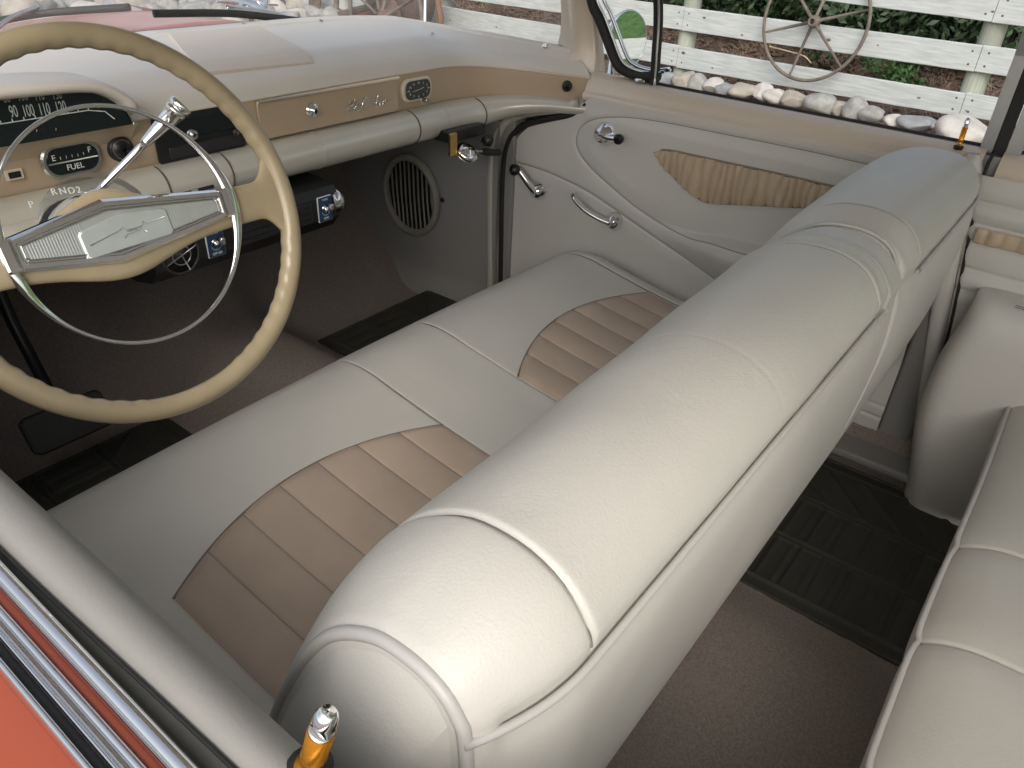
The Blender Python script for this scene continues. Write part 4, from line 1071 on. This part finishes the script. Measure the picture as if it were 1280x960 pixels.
# ================================================================ REAR SEAT
rs = thing('rear_bench_seat', 'ivory leather rear bench seat with white piping along its front edge', 'bench seat', (0, -.3, .3))
def rear_seat():
    prof = np.array([(-.085, .33), (-.060, .42), (-.040, .50), (-.033, .555), (-.037, .585), (-.055, .605), (-.10, .622), (-.18, .625), (-.30, .615), (-.45, .60), (-.56, .59)])
    pr = catmull(prof, 70); seams = [.157, -.058, -.275]; xs = refine(-.70, .70, .012, seams, .014, .002); V = []
    kp = int(np.argmin(np.linalg.norm(pr - [-.037, .585], axis=1)))
    def P(x):
        e = smooth(.62, .70, abs(x)); b = 0
        for c in seams: b += -.0034 * G(x - c, .0032) - .0030 * G(x - c, .020)
        b += .002 * math.cos(x * 9)
        T = np.gradient(pr, axis=0); N = np.stack([T[:, 1], -T[:, 0]], 1); N /= np.linalg.norm(N, axis=1)[:, None]
        q = pr + N * (b - .002); q = np.column_stack([q[:, 0] - .04 * e ** 2 * smooth(-.3, -.03, q[:, 0]), q[:, 1] - .05 * e ** 2]); return q
    for x in xs:
        q = P(x); V.append(np.column_stack([np.full(70, x), q]))
    c = mk('cushion', np.array(V), gridf(len(xs), 70, flip=True), IVORY, rs)
    tube('piping', [(x, P(x)[kp][0] + .002, P(x)[kp][1] + .002) for x in np.linspace(-.69, .69, 160)], .0042, PIPING, c, 8)
    pb = catmull(np.array([(-.56, .50), (-.52, .62), (-.56, .78), (-.62, .92), (-.68, .99), (-.75, .98), (-.78, .9)]), 40)
    V = [np.column_stack([np.full(40, x), pb]) for x in np.linspace(-.70, .70, 40)]
    mk('backrest', np.array(V), gridf(40, 40), IVORY, rs)
rear_seat()

# ================================================================ MATS, AIR CONDITIONER, HAND LEVER
def floor_mat(label, x0, x1, y0, y1, z, group=None):
    o = thing('floor_mat', label, 'floor mat', ((x0 + x1) / 2, (y0 + y1) / 2, z), 'ribbed rubber floor mats')
    n = 150; xs = np.linspace(x0, x1, n); ys = np.linspace(y0, y1, n); X, Y = np.meshgrid(xs, ys, indexing='ij'); U = (X - x0) / (x1 - x0); Vv = (Y - y0) / (y1 - y0)
    d = np.zeros(X.shape)
    for c in (.06, .94): d += .003 * G(U - c, .006)
    for c in (.06, .33, .36, .63, .66): d += .003 * G(U - c, .006)
    bars = np.zeros(X.shape)
    for k in range(1, 12): bars += G(Vv - k / 12, .006) + .6 * G(Vv - k / 12 - .03, .005)
    d += .003 * bars * ((U > .06) & (U < .33)) + .003 * bars * ((U > .36) & (U < .63))
    dg = np.zeros(X.shape)
    for k in range(-6, 10): dg += G((Vv - k / 7 - .8 * (U - .66)), .012)
    d += .003 * dg * ((U > .66) & (U < .92)); d = np.minimum(d * 1.7, .006)
    Zf = z + .006 + d
    # rounded outline
    cu = np.clip(np.abs(U - .5) * 2, 0, 1)
    mk('mat_sheet', np.stack([X, Y, Zf], -1), gridf(n, n), RUBBER, o)
    edge = [(x0, y) for y in (y0, y1)]
    mb = MB(); loop = [(x0, y0, z + .004), (x1, y0, z + .004), (x1, y1, z + .004), (x0, y1, z + .004)]
    mb.add(*tube_geo(np.concatenate([np.linspace(loop[i], loop[(i + 1) % 4], 12)[:-1] for i in range(4)]), .005, 6, True)); mb.build('mat_rim', RUBBER, o)
floor_mat('ribbed olive rubber mat on the rear carpet beside the back seat', .185, .66, -.30, .27, .302)
floor_mat('dark rubber mat on the floor below the passenger side of the dashboard', .24, .66, .98, 1.46, .312)
floor_mat('dark rubber mat on the driver floor beneath the steering wheel', -.66, -.22, .95, 1.45, .312)

ac = thing('air_conditioner', 'black under dash air conditioner with blue control plates and round vent', 'air conditioner', (-.07, 1.25, .73))
AY = 1.20
V = []
for x in np.linspace(-.285, .125, 12):
    for y, z in ((1.55, .835), (1.24, .832), (1.215, .826), (1.205, .81), (1.203, .765), (1.225, .738), (1.28, .725), (1.55, .72)): V.append((x, y, z))
body = MB(); body.add(V, gridf(12, 8, False, True) + [tuple(range(8))[::-1], tuple(11 * 8 + k for k in range(8))]); body.build('housing', BLACK, ac, smooth=False)
for x0, x1 in ((-.13, -.03), (-.025, .055)):
    mb = MB(); mb.add(*prism_geo(rrect(x1 - x0, .042, .004, 3, (x0 + x1) / 2, .788), (0, 1.2045, 0), EX, EZ, .004, .001)); v = mb.build('outlet', mat('outlet_charcoal', (.022, .023, .025), .3), ac, smooth=False)
    mb = MB()
    for k in range(3): mb.add(*box_geo((x0 + .006, 1.197, .775 + k * .012), (x1 - .006, 1.2015, .778 + k * .012), .001))
    mb.build('outlet_slat', BLACK, v, smooth=False)
rv = lathe('round_vent', (-.235, 1.206, .784), (0, -1, 0), [(.037, 0), (.037, .004), (.033, .006), (.031, .003)], mat('vent_ring_grey', (.05, .05, .052), .35), ac, 36)
mb = MB(); cc_ = np.array([-.235, 1.2, .784])
for a in (20, 110):
    d = np.array([math.cos(rad(a)), 0, math.sin(rad(a))]); mb.add(*tube_geo([cc_ - d * .032, cc_ + d * .032], .0014, 6))
mb.add(*tube_geo([cc_ + .017 * np.array([math.cos(t), 0, math.sin(t)]) for t in np.linspace(0, 2 * math.pi, 28, endpoint=False)], .0012, 6, True))
mb.build('vent_spokes', STEEL, rv)
for cx, top_, bot_ in ((-.166, 'HI  LO', 'OFF AIR'), (.088, 'COLD', 'TEMP')):
    p = prism('control_plate', rrect(.036, .052, .002, 3, cx, .787), (0, 1.2042, 0), EX, EZ, .003, WHITEP, ac, bev=.0008)
    prism('plate_face', rrect(.0335, .0495, .002, 3, cx, .787), (0, 1.2015, 0), EX, EZ, .001, BLUEP, p)
    mb = MB(); mb.add(*tube_geo([(cx + .011 * math.cos(t), 1.2002, .787 + .013 * math.sin(t)) for t in np.linspace(rad(200), rad(340), 14)], .0012, 5)); mb.build('plate_arc', mat('light_blue_mark', (.25, .45, .6), .4), p)
    lathe('control_knob', (cx - .003, 1.2005, .787), (0, -1, 0), [(.0075, 0), (.0075, .006), (.006, .009), (.001, .0095)], CHROME, p, 20, sx=.75, sy=1.)
    box('knob_pointer', (cx + .003, 1.186, .784), (cx + .012, 1.198, .799), STEEL, p, .003)
    text('plate_lettering', bot_, .0072, (cx, 1.2002, .7675), EX, EZ, WHITEP, p, sx=.8); text('plate_lettering', top_, .0062, (cx, 1.2002, .8065), EX, EZ, WHITEP, p, sx=.8)
V, Fc = lathe_geo((.127, 1.222, .790), (1, -.35, .05), [(.028, -.008), (.028, .0), (.026, .008), (.020, .016), (.010, .021), (.001, .022)], 28)
mk('chrome_end_cap', V, Fc, CHROME, ac)

hl = thing('hand_lever', 'small brass and chrome hand lever with black grip under the dashboard end', 'lever', (.5, 1.2, .84))
box('bracket', (.462, 1.195, .820), (.486, 1.203, .872), BRASS, hl, .002)
box('bracket_base', (.470, 1.206, .846), (.60, 1.26, .872), BLACK, hl, .003)
lathe('pivot', (.515, 1.19, .821), (0, -.6, .8), [(.026, -.006), (.028, .0), (.028, .005), (.018, .010), (.015, .010), (.014, .014), (.004, .015)], CHROME, hl, 28, label='round chrome pivot')
tube('lever_rod', [(.53, 1.19, .825), (.575, 1.187, .812)], .005, STEEL, hl, 8)
tube('grip', [(.565, 1.188, .814), (.58, 1.187, .811), (.63, 1.185, .800), (.638, 1.185, .798)], [.006, .0085, .0085, .005], BLACKR, hl, 12)
lathe('pull_knob', (.575, 1.20, .838), (.2, -.9, .1), [(.006, 0), (.007, .012), (.013, .014), (.014, .028), (.008, .032)], BLACK, hl, 16)

# ================================================================ OUTSIDE: FENCE, WHEEL, STONES, SHRUBS
fence = thing('rail_fence', 'weathered white timber rail fence with round posts beside the car', 'fence', (5.37, 2.2, .1))
def fpt(s, z, off=0.): p = FP + FD * s + FN * off; return np.array([p[0], p[1], z])
def rail(s0, z00, z01, s1, z10, z11, off=0., seed=0):
    n = 40; V = []; r = np.random.default_rng(seed)
    wob = np.cumsum(r.standard_normal(n)) * .0006
    for i in range(n):
        t = i / (n - 1); s = s0 + (s1 - s0) * t; zb = z00 + (z10 - z00) * t + wob[i]; zt = z01 + (z11 - z01) * t + wob[i] * .6
        for z, o in ((zb, 0), (zb, -.024), (zb + .004, -.028), (zt - .004, -.028), (zt, -.024), (zt, 0)): V.append(fpt(s, z, off + o))
    return mk('rail', V, gridf(n, 6, False, True) + [tuple(range(6))[::-1], tuple((n - 1) * 6 + k for k in range(6))], WOOD, fence, smooth=False)
def S(uv): q = onp(uv[0], uv[1], FP - FN * .028, FN); return (q - FP) @ FD, q[2]
rows = {'A': ((1022, 0), (1280, 33), None), 'B': None, 'C': None}
# joints at the two posts seen through the window
sj1 = S((846, 75))[0]; sj2 = S((1221, 80))[0]
def zline(za, zb): # heights at y=3.35 and y=.66
    sa, sb = (3.35 - FP[1]) / FD[1], (.66 - FP[1]) / FD[1]
    return lambda s: za + (zb - za) * (s - sa) / (sb - sa)
lines = [(zline(.815, .820), zline(.985, .995)), (zline(.468, .532), zline(.643, .689)), (zline(.180, .254), zline(.349, .397))]
cuts = [-16., -13, -10., -7., sj2 - 3, sj2, sj1 + .0, sj1 + 3.2, sj1 + 6.4, sj1 + 9.6]
for li, (lb, lt) in enumerate(lines):
    for i in range(len(cuts) - 1):
        a, b = cuts[i] + .002, cuts[i + 1] - .002
        if li == 1 and cuts[i] == sj2: b = cuts[i + 1] - .0015
        dzr = .003 * math.sin(i * 3 + li)
        rail(a, lb(a) + dzr, lt(a) + dzr, b, lb(b) + dzr, lt(b) + dzr, 0, seed=i * 7 + li)
for s in cuts[1:]:
    p = fpt(s, 0, .075); V, Fc = tube_geo([p + [0, 0, -.2], p + [0, 0, .5], p + [.004, 0, 1.12]], [.078, .074, .070], 18); mk('post', V, Fc, POST, fence)
mb = MB(); mk_ = MB()
for s in (sj1, sj2):
    for (lb, lt) in lines:
        for ds in (-.05, .05):
            for f in (.25, .75):
                z = lb(s + ds) * (1 - f) + lt(s + ds) * f; mb.add(*lathe_geo(fpt(s + ds, z, -.0275), -FN, [(.0075, 0), (.0065, .0015), (.001, .002)], 8))
mb.build('nail', mat('rusty_nail', (.08, .06, .05), .7), fence)
for k in range(34):
    s = rng.uniform(-2.5, 6); lb, lt = lines[k % 3]; f = rng.uniform(.15, .85); z = lb(s) * (1 - f) + lt(s) * f; r = rng.uniform(.006, .016)
    mk_.add(*lathe_geo(fpt(s, z, -.0276), -FN, [(r, 0), (r * .9, .0009), (r * .3, .001)], 10, sx=1.5, sy=.8))
kn = mk_.build('wood_knot', KNOT, fence)

whl = thing('wagon_wheel', 'rusty iron spoked wagon wheel leaning against the white fence', 'wheel', tuple(fpt(-.2, .25, -.08)))
wn = FN * -1.0 + np.array([0, 0, .08]); wn /= np.linalg.norm(wn)
pc = onp(1018, 27, FP - FN * .085, FN); ea = np.cross([0, 0, 1.], wn); ea /= np.linalg.norm(ea); eb = np.cross(wn, ea)
RW = .395
V, Fc = tube_geo([pc + RW * (ea * math.cos(t) + eb * math.sin(t)) for t in np.linspace(0, 2 * math.pi, 64, endpoint=False)], .0125, 10, True, flat=.9); mk('rim', V, Fc, RUSTG, whl)
hubm = lathe('hub', pc - wn * .03, wn, [(.030, 0), (.042, .01), (.045, .03), (.040, .055), (.032, .07), (.018, .072), (.016, .06)], RUSTG, whl, 20)
lathe('hub_hole', pc + wn * .0405, wn, [(.013, 0), (.013, .002)], BLACK, hubm, 14)
for a in (12, 72, 132, 192, 252, 312):
    d = ea * math.cos(rad(a + 6)) + eb * math.sin(rad(a + 6)); tube('spoke', [pc + d * .035 + wn * .01, pc + d * RW], [.012, .0085], RUSTG, whl, 8)
tw = mk('twig', *tube_geo(catmull([onp(962, 58, FP - FN * .03, FN), onp(985, 64, FP - FN * .05, FN), onp(1005, 70, FP - FN * .05, FN), onp(1014, 79, FP - FN * .03, FN)], 14), .005, 6), STRAW)
tag(tw, 'thin dry twig caught behind the wagon wheel', 'twig')

import bmesh
def ico(sub):
    bm = bmesh.new(); bmesh.ops.create_icosphere(bm, subdivisions=sub, radius=1.); V = np.array([v.co[:] for v in bm.verts]); Fc = [tuple(v.index for v in f.verts) for f in bm.faces]; bm.free(); return V, Fc
ICO3 = ico(4); ICO2 = ico(3)
def rock_geo(dim, seed, geo, facets=9):
    r = np.random.default_rng(seed); V = geo[0].copy()
    for _ in range(facets):
        n = r.standard_normal(3); n /= np.linalg.norm(n); c = r.uniform(.55, .9); d = V @ n; V = V - np.outer(np.maximum(0, d - c) * .85, n)
    for _ in range(10):
        k = r.standard_normal(3) * 2.2; V = V * (1 + .03 * np.sin(V @ k + r.uniform(0, 6)))[:, None]
    a = r.uniform(0, 6.28); Rz = np.array([[math.cos(a), -math.sin(a), 0], [math.sin(a), math.cos(a), 0], [0, 0, 1]])
    return (V @ Rz.T) * dim, geo[1]
GRP1 = 'rounded stones along the foot of the fence'
row = [  # centre px, width px, height px, kind, label
    ((835, 93), 22, 14, 2, 'blue grey stone half hidden by the window divider at the fence foot'), ((856, 96), 24, 20, 3, 'buff rounded stone under the fence joint next to the window divider'),
    ((873, 99), 20, 20, 0, 'rough grey stone with white veins beside the buff rounded stone'), ((893, 103), 20, 15, 1, 'small pale stone behind the rough veined grey one'),
    ((908, 107), 20, 14, 2, 'small blue grey stone left of the wide flat stone'), ((932, 109), 32, 15, 3, 'wide flat buff stone in the fence row'),
    ((952, 110), 20, 18, 1, 'pale cream stone touching the wide flat buff stone'), ((969, 115), 20, 15, 1, 'pale stone left under the wagon wheel'),
    ((990, 119), 26, 16, 3, 'warm buff stone directly below the wagon wheel'), ((1026, 125), 32, 20, 0, 'large angular grey stone with a pointed top below the wheel'),
    ((1049, 130), 17, 16, 3, 'small buff pointed stone beside the large angular grey one'), ((1070, 131), 24, 21, 0, 'grey speckled egg shaped stone in the fence row'),
    ((1090, 138), 26, 14, 0, 'long low grey stone right of the egg shaped one'), ((1119, 147), 20, 10, 1, 'low pale stone just above the window gasket'),
    ((1148, 151), 36, 15, 2, 'flat slate blue stone near the pillar end of the row'), ((1171, 155), 15, 8, 1, 'tiny pale pebble between the slate blue and big white stones'),
    ((1203, 154), 46, 30, 1, 'big white boulder behind the amber lock knob'), ((1228, 165), 24, 10, 1, 'pale chip at the foot of the window channel')]
for i, (uv, wpx, hpx, kd, lab) in enumerate(row):
    q = onp(uv[0], uv[1] + hpx * .25, FP - FN * .32, FN); dist = (q - CAM) @ ROT[2]; wd = wpx / F * dist * .72; hd = hpx / F * dist * .68
    V, Fc = rock_geo(np.array([wd, wd * .95, hd]), 100 + i, ICO3, 4)
    o = mk('stone', V, Fc, STONES[kd]); o.location = q - np.array([0, 0, hd * .1]); tag(o, lab, 'stone', GRP1)
# a second row behind & below the sill line so that the border is continuous from other views
for i in range(26):
    s = -2.4 + i * .26; p = fpt(s + rng.uniform(-.05, .05), .10, -.48 - rng.uniform(0, .1)); r_ = rng.uniform(.08, .14)
    if i % 1: continue
    V, Fc = rock_geo(np.array([r_ * 1.2, r_, r_ * .7]), 300 + i, ICO2, 7)
    o = mk('stone', V, Fc, STONES[i % 4]); o.location = (p[0], p[1], .05); tag(o, 'rounded stone in the low outer row of the stone border along the fence', 'stone', 'stones in the low outer row of the fence border')
# heap of stones beyond the hood
cols_ = ['grey', 'pale', 'blue grey', 'buff']; n_ = 0
for i in range(900):
    u = rng.uniform(-60, 430); v = rng.uniform(-45, 34)
    q = onz(u, v, 0.)
    for _ in range(4): q = onz(u, v, float(ground_h(q[0], q[1])))
    if q[1] > 16 or q[1] < 7.0 or fence_dist(q[0], q[1]) > -.3: continue
    if n_ >= 230: break
    r_ = rng.uniform(.10, .19) * (1.35 if rng.random() < .2 else 1)
    kd = int(rng.choice([0, 0, 1, 2, 3])); V, Fc = rock_geo(np.array([r_ * rng.uniform(1, 1.35), r_, r_ * rng.uniform(.65, .95)]), 600 + i, ICO2, 8)
    o = mk('stone', V, Fc, STONES[kd]); o.location = (q[0], q[1], float(ground_h(q[0], q[1])) + r_ * .25); o.rotation_euler = (rng.uniform(-.4, .4), rng.uniform(-.4, .4), rng.uniform(0, 6))
    tag(o, f'{cols_[kd]} stone in the heap seen beyond the hood through the windshield', 'stone', f'{cols_[kd]} stones heaped beyond the hood'); n_ += 1

# rusty farm implement seen through the windshield
imp = thing('farm_implement', 'rusty antique farm implement with spoked wheel standing before the fence', 'farm machine', (5.2, 6.5, .1))
def ip(u, v, d=0.): return onp(u, v, np.array([5.30, 6.55, 0]) - FN * d, FN)
wc = ip(493, 22)
def iring(c, r, tr, nm, m=RUST, off=0.):
    V, Fc = tube_geo([c - FN * off + r * (FD * math.cos(t) + np.array([0, 0, 1.]) * math.sin(t)) for t in np.linspace(0, 2 * math.pi, 48, endpoint=False)], tr, 8, True); return mk(nm, V, Fc, m, imp)
iw = iring(wc, .62, .022, 'iron_wheel', RUSTG, .12)
for a in range(20, 380, 45):
    d = FD * math.cos(rad(a)) + np.array([0, 0, 1.]) * math.sin(rad(a)); tube('wheel_spoke', [wc - FN * .16 + d * .08, wc - FN * .12 + d * .62], .016, RUSTG, iw, 8)
lathe('wheel_hub', wc - FN * .05, -FN, [(.19, 0), (.19, .03), (.15, .05), (.12, .08), (.06, .13), (.03, .16)], RUST, iw, 28)
E_ = [(math.cos(t), math.sin(t)) for t in np.linspace(0, 2 * math.pi, 40, endpoint=False)]
V, Fc = lathe_geo(ip(480, -8) + FN * .08, -FN, [(.02, -.30), (.40, -.28), (.47, -.20), (.47, .0), (.40, .04), (.02, .06)], 40); mk('hopper_drum', V, Fc, RUST, imp)
tube('frame_beam', [ip(400, 26, .02), ip(470, 8, .02)], .045, RUST, imp, 6); tube('frame_beam', [ip(418, 30, .05), ip(475, 14, .05)], .035, mat('dull_red_iron', (.16, .05, .045), .85, var=.2, vscale=10), imp, 6)
tube('upright', [ip(420, 32), ip(421, -40)], .032, RUSTG, imp, 8)
tube('blade_plate', [ip(392, 24), ip(396, -30)], .13, RUST, imp, 6, flat=.12, up=tuple(FN))
stk = mk('iron_stake', *tube_geo(catmull([onp(549, 40, (5.25, 5.6, 0), FN), onp(551, 22, (5.25, 5.6, 0), FN), onp(548, 8, (5.25, 5.6, 0), FN), onp(546, -30, (5.25, 5.6, 0), FN)], 20), .030, 8), mat('brown_bark_iron', (.22, .11, .06), .85, var=.3, vscale=30, bump=.6, bscale=60))
tag(stk, 'brown rusty stake standing upright before the fence near the antenna', 'stake')

# planting behind the fence
def leaf_bush(name, label, c, r, h, n, m, group, lw=.05):
    V = []; Fc = []
    rr = np.random.default_rng(int(abs(c[0] * 100 + c[1] * 37)) + 5)
    lobes = [(rr.uniform(-.6, .6) * r, rr.uniform(-.6, .6) * r, rr.uniform(.15, .8) * h, rr.uniform(.35, .6) * r) for _ in range(9)]
    for i in range(n):
        lx, ly, lz, lr = lobes[i % 9]; d = rr.standard_normal(3); d /= np.linalg.norm(d); q = lr * rr.uniform(.55, 1.0) ** .5
        p = np.array(c) + [lx, ly, lz] + d * q * np.array([1, 1, .9]); a = rr.standard_normal(3); a /= np.linalg.norm(a); b = np.cross(a, d); b /= np.linalg.norm(b) + 1e-9
        L = lw * rr.uniform(.6, 1.4); k = len(V); V += [p - a * L, p + b * L * .4, p + a * L, p - b * L * .4]; Fc.append((k, k + 1, k + 2, k + 3))
    t = thing(name, label, 'shrub', tuple(c), group)
    mk('foliage', V, Fc, m, t, smooth=False)
    mb = MB()
    for k in range(4): mb.add(*tube_geo([np.array(c) + [0, 0, -.1], np.array(c) + [lobes[k][0] * .8, lobes[k][1] * .8, lobes[k][2]]], [.022, .008], 6))
    mb.build('stem', RUSTG, t)
GB = 'dark shrubs growing behind the fence'
bl = [((905, 12), 1.0, 'broad dark green shrub behind the fence left of the wagon wheel'), ((1045, 62), .75, 'low dark green shrub behind the fence right of the wagon wheel'), ((1010, 20), 1.1, 'tall dark shrub behind the hub of the wagon wheel'),
      ((1130, 28), .9, 'dark green shrub behind the top rail between the wheel and the thick post'), ((1128, 88), .35, 'small bright green tuft of leaves below the middle rail'), ((1262, 45), .9, 'dark shrub behind the fence beside the window channel'), ((660, 20), .9, 'dark shrub behind the fence seen through the windshield corner'), ((780, 25), .8, 'dark shrub behind the fence above the side mirror'), ((560, 5), .8, 'dark shrub beyond the fence above the iron stake'), ((1190, 20), 1.0, 'dark shrub behind the thick fence post'), ((850, 0), 1.1, 'dark shrub at the top of the bank behind the slim fence post')]
MATLEAF2 = mat('mid_green_leaves', (.05, .12, .03), .6, var=.3, vscale=6, col2=(.10, .2, .06))
for i, (uv, r, lab) in enumerate(bl):
    off = (1.5 if r > .5 else .7)
    q = onp(uv[0], uv[1], FP + FN * off, FN); z = float(ground_h(q[0], q[1]))
    leaf_bush('shrub', lab, (q[0], q[1], z - .05), r * .75, max(.5, r * 1.1), int(5200 * r + 500), LEAF if r > .5 else MATLEAF2, GB, .038 if r > .5 else .022)
# dry grass and litter on the bank: nobody could count it
def tufts():
    V = []; Fc = []
    for i in range(1400):
        s = rng.uniform(-2.5, 6.5); off = rng.uniform(.12, 1.3); p = fpt(s, 0, off); z = float(ground_h(p[0], p[1]))
        if math.sin(s * 3.1) + math.sin(s * 7.3 + 1) + rng.uniform(-1, 1) < .1: continue
        for k in range(6):
            L = rng.uniform(.05, .17); d = np.array([rng.normal(0, .6), rng.normal(0, .6), 1.]); d /= np.linalg.norm(d); sd = np.cross(d, [0.3, 1, .1]); sd /= np.linalg.norm(sd); n0 = len(V)
            b = np.array([p[0], p[1], z]) + rng.normal(0, .02, 3) * [1, 1, 0]; V += [b - sd * .002, b + sd * .002, b + d * L + np.array([0, 0, -.02])]; Fc.append((n0, n0 + 1, n0 + 2))
    o = mk('dry_grass', V, Fc, STRAW, smooth=False); o['kind'] = 'stuff'; o['label'] = 'tufts of dry pale grass on the bark covered bank behind the fence'; o['category'] = 'grass'
tufts()
def litter():
    V = []; Fc = []
    for i in range(9000):
        s = rng.uniform(-3, 8); off = rng.uniform(-.5, 2.0); p = fpt(s, 0, off); z = float(ground_h(p[0], p[1])) + .004
        a = rng.uniform(0, 6.28); L = rng.uniform(.012, .035); d = np.array([math.cos(a), math.sin(a), rng.uniform(-.3, .6)]) * L; e = np.array([-math.sin(a), math.cos(a), rng.uniform(-.3, .3)]) * L * .35; k = len(V); b = np.array([p[0], p[1], z + rng.uniform(0, .02)])
        V += [b - d - e, b + d - e, b + d + e, b - d + e]; Fc.append((k, k + 1, k + 2, k + 3))
    o = mk('bark_litter', V, Fc, mat('bark_chips', (.10, .062, .045), .9, vscale=3, col2=(.25, .165, .12)), smooth=False); o['kind'] = 'stuff'; o['label'] = 'reddish brown bark chips and litter along both sides of the fence'; o['category'] = 'mulch'
litter()
# keep one datablock name per kind tidy
for o in list(bpy.data.objects):
    if o.type == 'MESH' and o.data: o.data.name = o.name
